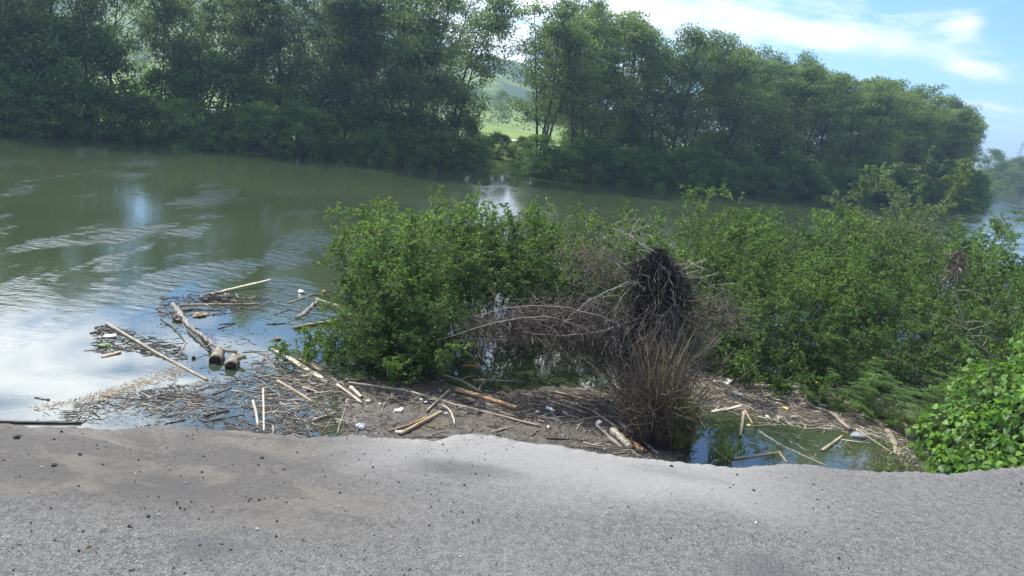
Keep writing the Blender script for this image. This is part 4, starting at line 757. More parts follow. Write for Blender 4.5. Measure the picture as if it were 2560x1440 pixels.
# ------------------------------------------------------------------ driftwood: every pole, plank, branch and log is a thing
# kind, material, width px, points (px), label, name
DW = [
('bamboo','bamboo',8,[(265,810),(392,884),(519,951)],'long pale bamboo pole lying diagonally across the floating debris at left','bamboo_pole'),
('branch','grey_wood',12,[(433,762),(456,799),(475,820),(505,842),(522,864),(534,880),(558,893),(589,903)],'large crooked grey driftwood trunk floating in the blue water','driftwood_log'),
('branch','grey_wood',10,[(444,772),(462,800),(478,822)],'splintered side limb at the far end of the crooked driftwood trunk','driftwood_branch'),
('branch','dark_wood',8,[(470,828),(492,850),(512,868),(524,880)],'dark half-sunken branch alongside the crooked driftwood trunk','driftwood_branch'),
('plank','pale_wood',8,[(528,735),(600,724),(676,713)],'thick pale plank pointing out over the green water at the debris tip','wooden_plank'),
('bamboo','tan_wood',6,[(450,763),(545,762),(644,762)],'long straight tan bamboo floating below the twig heap','bamboo_pole'),
('branch','dark_wood',4,[(603,747),(640,748),(672,750)],'thin dark stick right of the twig heap','stick'),
('branch','dark_wood',5,[(403,781),(418,783),(434,783)],'short dark stick touching the far end of the driftwood trunk','stick'),
('branch','dark_wood',6,[(456,778),(490,774),(533,776)],'dark floating branch under the long tan bamboo','driftwood_branch'),
('branch','grey_wood',5,[(722,758),(752,748),(783,737)],'pale bent branch rising towards the white bag','driftwood_branch'),
('branch','dark_wood',5,[(783,737),(820,742),(872,750)],'dark branch running from the bend towards the thicket','driftwood_branch'),
('bamboo','pale_wood',4,[(789,747),(830,760),(875,774)],'thin pale pole running under the thicket left tip','bamboo_pole'),
('branch','grey_wood',10,[(742,797),(760,785),(777,770),(793,755)],'forked smooth grey driftwood near the thicket left tip','driftwood_branch'),
('branch','grey_wood',4,[(779,771),(800,770),(822,770)],'thin side prong of the forked grey driftwood','driftwood_branch'),
('branch','dark_wood',4,[(686,787),(706,781),(729,773)],'short dark stick left of the forked grey driftwood','stick'),
('branch','dark_wood',5,[(667,811),(690,811),(714,809)],'dark stick in blue water below the forked driftwood','stick'),
('log','mottled_wood',10,[(736,822),(790,812),(850,801)],'brown log half hidden by the low left branches','log'),
('branch','dark_wood',3,[(547,811),(568,810),(589,808)],'upper one of two thin sticks lying in the blue water','stick'),
('branch','dark_wood',3,[(546,823),(568,816),(589,809)],'lower one of two thin sticks lying in the blue water','stick'),
('plank','tan_wood',9,[(255,893),(280,887),(302,881)],'short tan board floating at the far left of the debris','wooden_plank'),
('branch','dark_wood',4,[(225,834),(240,831),(256,828)],'small dark stick at the outer left tip of the debris','stick'),
('plank','pale_wood',13,[(682,874),(742,910),(806,948)],'widest pale plank leading up to the thicket foot','wooden_plank'),
('plank','tan_wood',9,[(748,899),(776,914),(803,928)],'second plank lying beside the widest pale one','wooden_plank'),
('branch','grey_wood',3,[(658,881),(690,908),(717,938)],'thin pale stick left of the widest plank','stick'),
('branch','grey_wood',3,[(655,890),(668,905),(690,925)],'short thin twig parallel to the pale stick','stick'),
('branch','dark_wood',5,[(675,938),(695,940),(714,944)],'dark stick between driftwood logs and the plank foot','stick'),
('branch','dark_wood',5,[(728,941),(745,944),(758,951)],'dark gnarled stick at the plank foot','stick'),
('log','dark_wood',6,[(752,952),(775,956),(797,963)],'dark short log where planks meet the mud','log'),
('bamboo','tan_wood',8,[(694,954),(740,980),(786,1009)],'reddish bamboo pole with ragged root end','bamboo_pole'),
('bamboo','pale_wood',6,[(756,969),(776,975),(794,982)],'short pale stick right of the reddish bamboo','stick'),
('bamboo','pale_wood',7,[(632,1003),(640,1030),(645,1066)],'left one of two upright-looking pale poles by the road','bamboo_pole'),
('bamboo','pale_wood',6,[(658,974),(659,1020),(660,1079)],'right, longer one of two parallel pale poles by the road','bamboo_pole'),
('bamboo','dark_wood',6,[(378,983),(446,993),(514,1002)],'long dark pole in the lower debris field','bamboo_pole'),
('bamboo','grey_wood',4,[(254,990),(305,995),(356,999)],'thin grey-brown pole at the left of the lower debris','bamboo_pole'),
('branch','dark_wood',4,[(394,994),(450,1003),(503,1014)],'dark stick just under the long dark pole','stick'),
('branch','mottled_wood',5,[(357,1011),(385,1019),(417,1028)],'olive-brown stick lying left in the lower debris','stick'),
('log','dark_wood',7,[(511,1042),(545,1033),(572,1027)],'dark brown log piece near the road edge left','log'),
('branch','dark_wood',5,[(508,1055),(560,1047),(610,1037)],'long dark branch just above the road edge','driftwood_branch'),
('branch','dark_wood',3,[(351,980),(366,977),(381,974)],'little dark twig left in the debris field','stick'),
('branch','dark_wood',5,[(414,1060),(440,1055),(464,1050)],'dark wet stick touching the road edge','stick'),
('log','mottled_wood',10,[(780,1055),(808,1045),(839,1034)],'short dark log resting by the road edge','log'),
('branch','dark_wood',4,[(530,988),(556,980),(580,969)],'curved dark twig in the middle of the debris','stick'),
('log','dark_wood',9,[(-10,1056),(90,1058),(203,1059)],'long dark pole along the road at the left edge of view','bamboo_pole'),
('branch','dark_wood',5,[(88,995),(105,998),(124,1001)],'short stick floating alone at left above the dark pole','stick'),
('branch','dark_wood',5,[(402,798),(436,822),(455,845),(464,858)],'crooked thin black branch left of the driftwood trunk','driftwood_branch'),
('branch','grey_wood',4,[(464,858),(457,872),(443,892)],'thin tail twig below the crooked black branch','stick'),
('branch','dark_wood',3,[(378,862),(405,866),(435,859),(462,858)],'bowed black twig crossing the diagonal bamboo','stick'),
('branch','dark_wood',4,[(340,871),(366,876),(395,880)],'thin twig under the upper part of the diagonal bamboo','stick'),
('bamboo','bamboo',7,[(870,963),(1010,982),(1152,1022),(1348,1072)],'longest slim pole crossing the brown mud','bamboo_pole'),
('bamboo','pale_wood',7,[(842,967),(872,988),(905,1014)],'pale pole at the left border of the mud','bamboo_pole'),
('bamboo','pale_wood',10,[(876,976),(890,988),(904,1001)],'short thick bamboo piece with dark cut end','bamboo_pole'),
('bamboo','bamboo',7,[(1123,982),(1094,1008),(1065,1036)],'pole leaning across the longest slim pole','bamboo_pole'),
('bamboo','tan_wood',10,[(1102,1037),(1050,1064),(999,1092)],'stout tan pole ending at the road edge','bamboo_pole'),
('branch','orange_wood',6,[(1065,1049),(1015,1068),(970,1083)],'reddish stick just left of the stout tan pole','stick'),
('branch','grey_wood',5,[(1067,922),(1090,942),(1116,960),(1151,977)],'thin grey branch sloping from the thicket onto the mud','driftwood_branch'),
('log','mottled_wood',9,[(1095,935),(1151,953),(1190,975),(1232,997)],'mottled long branch in the centre of the mud','driftwood_branch'),
('plank','orange_wood',17,[(1141,983),(1215,1005),(1290,1030)],'wide split orange-brown slab on the mud','split_log'),
('branch','pale_wood',5,[(1102,1018),(1120,1027),(1130,1045),(1137,1069)],'pale crooked stick right of the stout tan pole','stick'),
('branch','grey_wood',5,[(868,998),(858,1040),(843,1086)],'pale thin branch pointing at the road near the white bag','driftwood_branch'),
('branch','grey_wood',3,[(972,998),(958,1016),(954,1040)],'small forked twig on the mud above the foam pieces','stick'),
('plank','grey_wood',15,[(1517,925),(1536,955),(1556,987)],'broad grey weathered beam behind the reeds','beam'),
('branch','tan_wood',6,[(1377,984),(1436,998),(1496,1011)],'tan stick lying in the mud left of the grey beam','stick'),
('branch','tan_wood',4,[(1380,1009),(1420,1022),(1464,1037)],'slim tan stick right of the white bottle','stick'),
('branch','mottled_wood',4,[(1400,1003),(1450,1022),(1492,1030)],'slim dark stick above the slim tan one','stick'),
('bamboo','bamboo',6,[(1480,1032),(1520,1060),(1545,1078)],'bamboo at the top of the pole pile near the reeds','bamboo_pole'),
('plank','grey_wood',9,[(1489,1069),(1520,1097),(1552,1125)],'flat grey board at the left of the pole pile','wooden_plank'),
('log','pale_wood',19,[(1531,1088),(1552,1107),(1573,1127)],'fat pale bamboo section bound with dark straps','bamboo_section'),
('plank','orange_wood',17,[(1570,1107),(1588,1120),(1606,1135)],'short splintered orange board at the road edge','split_log'),
('bamboo','grey_wood',8,[(1545,1062),(1595,1102),(1644,1142)],'long grey pole from mud to the road beside the reeds','bamboo_pole'),
('branch','dark_wood',4,[(1468,1020),(1505,1042),(1545,1065)],'dark thin stick feeding into the pole pile','stick'),
('bamboo','tan_wood',6,[(1535,1023),(1555,1037),(1573,1051)],'short tan bamboo above the long grey pole','bamboo_pole'),
('branch','dark_wood',4,[(1366,1100),(1418,1103),(1471,1107)],'dark straight stick parallel to the road edge','stick'),
('branch','pale_wood',5,[(1229,1085),(1256,1078),(1282,1070)],'pale short stick on the mud by the road','stick'),
('branch','mottled_wood',5,[(1327,1095),(1340,1083),(1359,1079)],'curved brown twig by the road edge','stick'),
('branch','tan_wood',5,[(1197,1007),(1210,1014),(1226,1023)],'little tan stick left of the orange slab','stick'),
('log','orange_wood',6,[(1155,916),(1178,914),(1201,916)],'small reddish log floating in the dark water','log'),
('branch','grey_wood',6,[(1183,951),(1240,951),(1306,955)],'grey stick along the edge of the dark water','stick'),
('log','dark_wood',9,[(1222,976),(1238,978),(1254,975)],'gnarled dark stump piece on the mud','log'),
('branch','pale_wood',4,[(1440,1079),(1448,1066),(1457,1055)],'small bleached forked twig on the mud','stick'),
('log','dark_wood',9,[(862,953),(896,954),(930,953)],'dark log under the front of the left thicket','log'),
('branch','grey_wood',4,[(1186,1020),(1240,1034),(1290,1050)],'thin grey stick under the orange slab','stick'),
('branch','tan_wood',4,[(1070,1005),(1110,1010),(1160,1030)],'thin tan stick crossing left of the orange slab','stick'),
('branch','grey_wood',4,[(1440,975),(1500,985),(1560,1000)],'grey stick between the tan stick and grey beam','stick'),
('log','pale_wood',10,[(1863,970),(1980,976),(2098,983)],'longest pale log at the back of the right mud patch','log'),
('branch','grey_wood',5,[(1725,951),(1760,962),(1800,976)],'grey stick right of the reeds','stick'),
('plank','pale_wood',10,[(1778,1033),(1816,1025),(1853,1015)],'flat pale board at the edge of the blue pool','wooden_plank'),
('branch','pale_wood',4,[(1837,1010),(1860,1017),(1886,1027)],'thin stick above the flat pale board','stick'),
('bamboo','bamboo',8,[(1860,1031),(1856,1060),(1850,1092)],'short pole standing out of the pool towards the viewer','bamboo_pole'),
('bamboo','tan_wood',6,[(1860,1024),(1871,1043),(1882,1061)],'short pole meeting the other in a V','bamboo_pole'),
('bamboo','bamboo',6,[(1917,981),(1952,992),(1988,1005)],'pale pole just below the longest pale log','bamboo_pole'),
('branch','pale_wood',5,[(1950,981),(1983,987),(2020,995)],'thin pale stick right under the longest pale log','stick'),
('branch','pale_wood',6,[(2013,988),(2015,1008),(2032,1022)],'bent bleached branch beside the round bottle','driftwood_branch'),
('plank','tan_wood',7,[(2101,1012),(2122,1022),(2144,1033)],'small tan board right on the mud patch','wooden_plank'),
('branch','mottled_wood',6,[(1924,999),(1965,1012),(2009,1029)],'brown branch in the middle of the right mud patch','driftwood_branch'),
('bamboo','bamboo',9,[(2055,1129),(2080,1111),(2105,1092)],'short thick pale pole floating in the green pool','bamboo_pole'),
('plank','pale_wood',5,[(2103,1100),(2140,1105),(2181,1109)],'wedge-shaped pale splinter in the green pool','wooden_plank'),
('bamboo','bamboo',7,[(1785,1154),(1865,1144),(1945,1132)],'long slightly bent pole in the pool along the road','bamboo_pole'),
('branch','pale_wood',4,[(1895,1077),(1952,1113),(2010,1140),(2069,1166)],'long thin stick running to the road edge','stick'),
('branch','tan_wood',6,[(1949,1131),(1958,1145),(1966,1157)],'short tan stick stuck at the road edge','stick'),
('branch','tan_wood',6,[(1739,1031),(1750,1050),(1762,1074)],'tan stick at the foot of the green reeds','stick'),
('plank','mottled_wood',15,[(2217,1076),(2240,1120),(2267,1172)],'wide mottled plank slanting to the road by the weeds','wooden_plank'),
('plank','orange_wood',9,[(2247,1063),(2278,1077),(2309,1091)],'peeling orange board in the weeds','wooden_plank'),
('log','mottled_wood',9,[(2073,1036),(2100,1058),(2126,1081)],'muddy sunken log in the right mud patch','log'),
('branch','tan_wood',4,[(2141,1074),(2190,1105),(2233,1134)],'long curved stick by the clear plastic bag','stick'),
('branch','pale_wood',4,[(1917,1019),(1930,1015),(1942,1012)],'tiny pale stick on the right mud patch','stick'),
('branch','mottled_wood',4,[(2059,1084),(2062,1074),(2075,1070)],'small hooked twig in the right pool','stick'),
('branch','pale_wood',3,[(1867,999),(1883,1009),(1899,1021)],'fine pale stick behind the flat board','stick'),
('branch','grey_wood',3,[(1941,1083),(1975,1086),(2005,1091)],'fine grey stick floating in the green pool','stick'),
('log','tan_wood',9,[(2182,1022),(2190,1012),(2197,1004)],'little tan stump poking from the dark undergrowth','log'),
('branch','grey_wood',4,[(1973,1104),(1995,1113),(2011,1125)],'small grey stick in the green pool','stick'),
('branch','tan_wood',5,[(1741,924),(1747,934),(1751,942)],'short stick behind the reeds on the right','stick'),
('branch','tan_wood',4,[(1880,1066),(1910,1064),(1942,1061)],'flat brown stick at the mud edge of the blue pool','stick'),
]
for i, (kd, mt, wpx, pxs, lab, nm) in enumerate(DW):
    rg = np.random.default_rng(900+i); P_ = np.array([at(a, b_) for a, b_ in pxs]); mid = pxs[len(pxs)//2]; rad = width_m(*mid, wpx)/2*(.94 if kd != 'plank' else 1.0); on_mud = max(mz(p[0], p[1]) for p in P_)
    L = np.linalg.norm(P_[-1]-P_[0]); n_ = max(8, int(L/.07)); sg = np.concatenate([[0], np.cumsum(np.linalg.norm(np.diff(P_, axis=0), axis=1))]); tt = np.linspace(0, sg[-1], n_)
    c_ = np.stack([np.interp(tt, sg, P_[:, j]) for j in range(3)], 1)
    for _ in range(max(1, n_//12)): c_[1:-1] = (c_[:-2]+2*c_[1:-1]+c_[2:])/4
    zc = np.array([max(mz(p[0], p[1]), WATER) for p in c_[::max(1, n_//6)]]); base_z = float(np.mean(zc)); tiltv = rg.uniform(-.25, .25)*rad
    c_[:, 2] = base_z+rad*(.35 if base_z < WATER+.01 else .75)+np.linspace(-1, 1, n_)*tiltv
    if i == 1: c_[:, 2] += np.clip(np.linspace(-1.2, 1, n_), 0, 1)*.13
    if i == 4: c_[:, 2] += np.linspace(-.01, .11, n_)
    org = c_[n_//2].copy(); org[2] = base_z; c_ = c_-org; ang = math.atan2(c_[-1][1]-c_[0][1], c_[-1][0]-c_[0][0]); ca, sa_ = math.cos(-ang), math.sin(-ang)
    c_ = np.stack([c_[:, 0]*ca-c_[:, 1]*sa_, c_[:, 0]*sa_+c_[:, 1]*ca, c_[:, 2]], 1); b = MB(); k_ = 8 if rad > .02 else 6
    e = tag(empty(nm, org, ang), lab, {'bamboo_pole': 'bamboo', 'bamboo_section': 'bamboo', 'wooden_plank': 'plank', 'split_log': 'plank', 'beam': 'plank', 'driftwood_branch': 'branch', 'driftwood_log': 'branch', 'stick': 'stick', 'log': 'log'}[nm], 'driftwood and debris in the shallows')
    if kd == 'bamboo':
        ring = np.ones(n_); nd = max(3, int(.24/.07)); ring[nd//2::nd] = 1.16; ring *= np.linspace(1.05, .85, n_)
        b.tube(c_, rad*ring, k_); b.build('culm', M[mt], e)
        if rad > .022:
            for q, s_ in ((c_[0], -1), (c_[-1], 1)):
                h_ = MB(); h_.tube([q-np.array([s_*.01, 0, 0]), q+np.array([s_*.004, 0, 0])], rad*.78, k_); h_.build('hollow_shade', M['end_shade'], e)  # black disc painted in for the shade inside the culm
    elif kd == 'plank':
        w = rad*(1+vnoise(np.arange(n_)*1.0, np.zeros(n_), .35, 40+i)*.5); th = rad*.3; w[0] *= rg.uniform(.5, 1); w[-1] *= rg.uniform(.3, 1)
        if 'wedge' in lab: w *= np.linspace(1.5, .2, n_)
        V_ = np.stack([c_+np.stack([0*w, -w, 0*w-th], 1), c_+np.stack([0*w, w, 0*w-th], 1), c_+np.stack([0*w, w, 0*w+th+rg.normal(size=n_)*.002], 1), c_+np.stack([0*w, 0*w, 0*w+th*1.25+rg.normal(size=n_)*.003], 1), c_+np.stack([0*w, -w, 0*w+th+rg.normal(size=n_)*.002], 1)], 1)
        q = np.arange(n_-1)[:, None]*5; j = np.arange(5)[None]; b.raw(V_.reshape(-1, 3), np.stack([q+j, q+5+j, q+5+(j+1) % 5, q+(j+1) % 5], -1).reshape(-1, 4))
        m_ = b.n; b.raw(np.concatenate([V_[0], V_[-1]]), [(0, 1, 2), (0, 2, 3), (0, 3, 4), (5, 7, 6), (5, 8, 7), (5, 9, 8)]); b.build('board', M[mt], e, smooth=False)
    else:
        th = np.arange(k_+2)/(k_+2)*6.283; rdg = 1+(.06 if i < 3 else .16)*np.sin(3*th+rg.random()*6)[None]*np.ones((n_, 1))+rg.normal(size=(n_, k_+2))*.07
        tp = np.linspace(1.12, .62 if kd == 'branch' else .95, n_)*(1+vnoise(np.arange(n_)*1.0, np.zeros(n_), .3, 60+i)*.45); c_[1:-1] += rg.normal(size=(n_-2, 3))*rad*(.28 if kd == 'branch' else .08); b.tube(c_, rad*tp, k_+2, ridge=rdg); b.build('wood', M[mt], e)
        if kd == 'branch' and L > .35 and i % 2 == 0 or i in (1, 55):
            for s_ in range(2 + (i == 1)*2):
                w = c_[rg.integers(2, n_-2)]; q, _ = curve(rg, w, (rg.choice([-1, 1])*.6, rg.choice([-1, 1]), rg.uniform(.1, .7)), min(.3, L*.28)*rg.uniform(.4, 1), 4, .2, -.06); s2 = MB(); s2.tube(q, np.linspace(rad*.5, rad*.18, 5), 5); s2.build('side_twig', M[mt], e)
    if 'straps' in lab:
        for f_ in (.3, .62): p_ = c_[int(f_*n_)]; s2 = MB(); s2.tube([p_-np.array([.012, 0, 0]), p_+np.array([.012, 0, 0])], rad*1.12, 10, cap=False); s2.build('strap', M['strap'], e)
    if 'root end' in lab:
        s2 = MB()
        for _ in range(12): q, _2 = curve(rg, c_[-1], rg.normal(size=3)+np.array([1.2, 0, 0]), .11, 3, .3); s2.tube(q, .004, 4)
        s2.build('roots', M['orange_wood'], e)
# two sawn log pieces by the driftwood trunk: bark, sawn face coloured dark for its backlit shade
for px, py_, ex, ey, w, lab in [(538, 908, 551, 885, 32, 'short sawn log with black hollow end at the foot of the driftwood trunk'), (577, 922, 592, 893, 30, 'tan sawn log tilting into the water, right of the black-ended one')]:
    a_ = at(px, py_); b_ = at(ex, ey); r_ = width_m(px, py_, w)/2; dv = (b_-a_); dv[2] = 0; dv /= np.linalg.norm(dv); o_ = a_.copy(); e = tag(empty('sawn_log', o_), lab, 'log', 'sawn logs'); L = .36
    rg = np.random.default_rng(int(px)); p0 = np.array([0, 0, r_*.35]); c_ = np.array([p0+dv*L*q+np.array([0, 0, .03*q]) for q in np.linspace(0, 1, 7)]); b = MB(); b.tube(c_, r_*np.array([1.0, .97, .94, .9, .88, .87, .84]), 14, ridge=1+rg.normal(size=(7, 14))*.035); b.build('bark', M['mottled_wood'] if 'black' in lab else M['tan_wood'], e)
    s2 = MB(); s2.tube([c_[0]-dv*.006, c_[0]+dv*.004], r_*.88, 14); s2.build('sawn_face', M['end_shade'], e)
    if 'tan' in lab: s2 = MB(); s2.tube([c_[4], c_[4]+np.array([.16, .02, .07])], [.04, .03], 8); s2.build('limb_stub', M['tan_wood'], e)
# heap of twigs
e = tag(empty('twig_heap', at(546, 751)), 'small heap of criss-crossed twigs at the far end of the debris', 'twigs'); rg = np.random.default_rng(4); b = MB()
for k_ in range(110): p = np.array([rg.normal()*.2, rg.normal()*.16, abs(rg.normal())*.05]); a = rg.normal()*.7+rg.choice([0, 1.2]); L = rg.uniform(.1, .28); d_ = np.array([math.cos(a), math.sin(a), rg.normal()*.22]); b.tube([p-d_*L/2, p+d_*L/2], .007, 4, var=rg.random())
b.build('twigs', M['twigs'], e)

# ------------------------------------------------------------------ litter
def bottle(name, px, py_, size_px, rz, mk, lab, cap='white_plastic', cat='bottle'):
    p = at(px, py_); z = max(mz(p[0], p[1]), WATER); L = width_m(px, py_, size_px); r_ = L*.17; e = tag(empty(name, (p[0], p[1], z), rz), lab, cat, 'plastic litter')
    prof = [(0, .75), (.03, 1), (.3, .97), (.34, .9), (.38, 1), (.68, 1), (.8, .75), (.88, .38), (.93, .34)]; b = MB(); b.tube([(L*(q-.5), 0, r_*.8) for q, _ in prof], [r_*w for _, w in prof], 12); b.build('body', M[mk], e)
    c_ = MB(); c_.tube([(L*.43, 0, r_*.8), (L*.5, 0, r_*.8)], r_*.42, 10); c_.build('cap', M[cap], e)
def lump(name, px, py_, wpx, fl, mk, lab, cat, seed, k=1.0, zoff=0.0):
    p = at(px, py_); z = max(mz(p[0], p[1]), WATER)+zoff; s_ = width_m(px, py_, wpx)/2*.85; rg = np.random.default_rng(seed); th = np.linspace(0, 2*np.pi, 19)[:-1]; ph = np.linspace(.02, np.pi-.02, 11); T_, P2 = np.meshgrid(th, ph, indexing='ij')
    f_ = rg.normal(size=9); rr = s_*(1+k*.22*(np.sin(T_*2+f_[0])*np.sin(P2*2+f_[1])+.6*np.sin(T_*5+f_[2])*np.sin(P2*4+f_[3])+.4*np.sin(T_*9+f_[4])*np.sin(P2*7)))
    V_ = np.stack([rr*np.cos(T_)*np.sin(P2), rr*.75*np.sin(T_)*np.sin(P2), rr*fl*np.cos(P2)+s_*fl*.6], -1).reshape(-1, 3); i = np.arange(18)[:, None]; j = np.arange(10)[None]; i2 = (i+1) % 18; b = MB()
    b.raw(V_, np.stack([i*11+j, i*11+j+1, i2*11+j+1, i2*11+j], -1).reshape(-1, 4)); o = b.build(name, M[mk]); o.location = (p[0], p[1], z); o.rotation_euler = (0, 0, rg.random()*3); tag(o, lab, cat, 'litter'); return o
def slab(name, px, py_, wpx, asp, thk, rz, mk, lab, cat, tilt=.1):
    p = at(px, py_); z = max(mz(p[0], p[1]), WATER); s_ = width_m(px, py_, wpx)/2; n_ = 8; V_ = []; rg = np.random.default_rng(int(px))
    for zz in (0, thk*s_*2):
        for q, r_ in ((-1, -1), (-.2, -1.06), (1, -1), (1.05, .1), (1, 1), (.3, .95), (-1, 1), (-1.04, 0)): V_.append((q*s_+rg.normal()*s_*.05, r_*s_*asp+rg.normal()*s_*.05, zz+q*s_*tilt+s_*.08))
    b = MB(); b.raw(V_, [(i, (i+1) % 8, 8+(i+1) % 8, 8+i) for i in range(8)]+[(8, 9, 10, 11), (8, 11, 12, 15), (12, 13, 14, 15), (3, 2, 1, 0), (7, 4, 3, 0), (7, 6, 5, 4)]); o = b.build(name, M[mk], smooth=False); o.location = (p[0], p[1], z); o.rotation_euler = (0, 0, rz); tag(o, lab, cat, 'litter')
bottle('plastic_bottle', 1375, 1028, 26, -.6, 'white_plastic', 'opaque white bottle lying on the brown mud')
bottle('plastic_bottle', 1100, 983, 15, 1.9, 'clear_plastic', 'small clear bottle behind the longest slim pole')
bottle('plastic_bottle', 1413, 1038, 20, -.9, 'clear_plastic', 'clear bottle lying right of the opaque white one')
bottle('plastic_bottle', 1387, 1054, 16, -.4, 'clear_plastic', 'greenish clear bottle just below the white one')
bottle('plastic_bottle', 1000, 1086, 24, .5, 'white_plastic', 'white bottle against the stout tan pole at the road edge', 'blue_cap')
bottle('plastic_bottle', 2281, 1097, 22, -.5, 'clear_plastic', 'clear bottle in the weeds on the right', 'blue_cap')
bottle('plastic_bottle', 2058, 1019, 26, .1, 'clear_plastic', 'greyish round-shouldered bottle on the right mud patch')
bottle('foam_tube', 1847, 993, 24, 0, 'foam', 'cream coloured tube on the right mud patch', 'foam', 'tube')
lump('plastic_bag', 900, 1074, 28, .6, 'white_plastic', 'tied white plastic bag on the mud at the road edge', 'bag', 1)
lump('plastic_bag', 753, 732, 24, .45, 'white_plastic', 'white bag floating on the green water beyond the debris', 'bag', 2)
lump('plastic_bag', 2146, 1092, 46, .3, 'clear_plastic', 'clear plastic bag floating in the right pool', 'bag', 3)
lump('plastic_bag', 1918, 1043, 14, .5, 'white_plastic', 'small white bag on the right mud patch', 'bag', 4)
lump('dark_bag', 2018, 966, 26, .6, 'black_bag', 'dark blue-black bag behind the longest pale log', 'bag', 5)
lump('orange_scrap', 810, 731, 16, .5, 'orange_plastic', 'orange scrap floating at the thicket left tip', 'scrap', 6)
lump('brown_husk', 694, 849, 24, .35, 'husk', 'brown husk floating in the blue water', 'husk', 7)
lump('brown_husk', 720, 862, 16, .3, 'husk', 'smaller brown husk right of the larger one', 'husk', 17)
lump('root_ball', 484, 897, 12, .8, 'dark_wood', 'small round root ball left of the sawn logs', 'root', 8, 1.6)
lump('brown_clump', 500, 789, 46, .16, 'husk', 'brown clump of wet fibre behind the driftwood trunk', 'clump', 9, 1.6)
lump('brown_clump', 443, 801, 34, .4, 'dark_wood', 'dark clump of roots under the driftwood trunk', 'clump', 19, 1.8)
lump('green_bag', 262, 865, 34, .25, 'green_plastic', 'flattened green sheet at the left tip of the debris', 'sheet', 10, 1.6)
lump('coconut', 1370, 1075, 13, .8, 'white_plastic', 'crumpled white cup on the mud by the road', 'cup', 11)
lump('pale_stone', 1115, 1040, 14, .55, 'stone_pale', 'smooth pale stone right of the stout tan pole', 'stone', 12, .5)
lump('pale_stone', 1343, 1036, 15, .6, 'stone_pale', 'pale rounded stone left of the white bottle', 'stone', 13, .5)
lump('pale_stone', 950, 1015, 13, .6, 'stone_pale', 'grey rounded stone left on the mud', 'stone', 14, .5)
lump('yellow_scrap', 1858, 960, 22, .45, 'yellow_foam', 'yellow foam scrap at the left end of the longest pale log', 'scrap', 15)
lump('yellow_scrap', 1963, 1026, 20, .3, 'yellow_foam', 'flat yellow wrapper on the right mud patch', 'scrap', 16)
lump('yellow_scrap', 1872, 1064, 17, .3, 'yellow_foam', 'yellow-brown scrap by the V of two poles', 'scrap', 18)
lump('white_tub', 1787, 960, 17, .35, 'foam', 'off-white tub left of the foam boxes', 'tub', 20)
slab('foam_board', 275, 842, 26, .7, .12, .4, 'foam', 'dirty pale foam sheet at the outer left of the debris', 'foam')
slab('foam_board', 995, 1033, 18, .6, .3, .1, 'foam', 'white foam bar on the mud above the white bag', 'foam')
slab('foam_board', 1002, 1028, 12, .7, .3, 1.1, 'foam', 'white foam lump touching the foam bar', 'foam')
slab('foam_board', 919, 1011, 11, .8, .5, .3, 'pink_foam', 'pinkish foam cube by the short bamboo piece', 'foam')
slab('foam_board', 1052, 1006, 7, .8, .5, .3, 'foam', 'tiny white foam cube on the longest slim pole', 'foam')
slab('foam_board', 1064, 1012, 7, .8, .5, .9, 'foam', 'tiny white foam cube right of its twin', 'foam')
slab('foam_board', 1570, 975, 13, .9, .2, 1.1, 'foam', 'pale foam block right of the grey beam', 'foam', .4)
slab('foam_board', 1496, 1062, 14, .8, .3, .8, 'foam', 'pale foam block at the head of the pole pile', 'foam', .3)
slab('foam_board', 1817, 963, 20, .7, .3, .9, 'foam', 'broken white foam box beside the yellow scrap', 'foam', .4)
slab('foam_board', 1160, 1000, 24, .35, .1, -.7, 'green_plastic', 'mossy green strip left of the orange slab', 'strip', 0)
slab('foam_board', 1175, 1006, 20, .45, .2, -.5, 'tan_wood', 'pale chip lying on the mossy strip', 'chip', 0)
slab('foam_board', 1887, 970, 9, 1.2, .4, .1, 'white_plastic', 'white rag tied around the longest pale log', 'rag')
slab('foam_board', 1984, 1048, 15, .3, .4, 0, 'pale_wood', 'tiny bleached chip on the right mud patch', 'chip')

# ------------------------------------------------------------------ uncountable small debris (stuff)
def sample_poly(poly_px, n, rg):
    W_ = np.array([at(*p)[:2] for p in poly_px]); lo, hi = W_.min(0), W_.max(0); out = []
    while sum(map(len, out)) < n:
        q = rg.uniform(lo, hi, (n*2, 2)); q = q[inpoly(q[:, 0], q[:, 1], [tuple(w) for w in W_]) > 0]; out.append(q)
    return np.concatenate(out)[:n]
def strew(mb, XY, Lr, rr, rg, vlo=0, vhi=1, arch=.0, clumpy=0.0):
    zz = np.maximum(mud_z(XY[:, 0], XY[:, 1]), WATER)
    if clumpy: k_ = vnoise(XY[:, 0], XY[:, 1], 1.7, 51, 3) > clumpy*(rg.random(len(XY))-.35); XY = XY[k_]; zz = zz[k_]
    for (x, y), z in zip(XY, zz):
        L = rg.uniform(*Lr)*(2.2 if rg.random() < .06 else 1); a = rg.normal()*.9; r_ = rg.uniform(*rr); d_ = np.array([math.cos(a), math.sin(a), rg.normal()*.06]); s_ = np.array([-d_[1], d_[0], 0])*L*rg.normal()*.12; p = np.array([x, y, z+r_*.7])
        mb.tube([p-d_*L/2, p+s_, p+d_*L/2], (r_, r_*.9, r_*.5), 3, var=rg.uniform(vlo, vhi), cap=False)
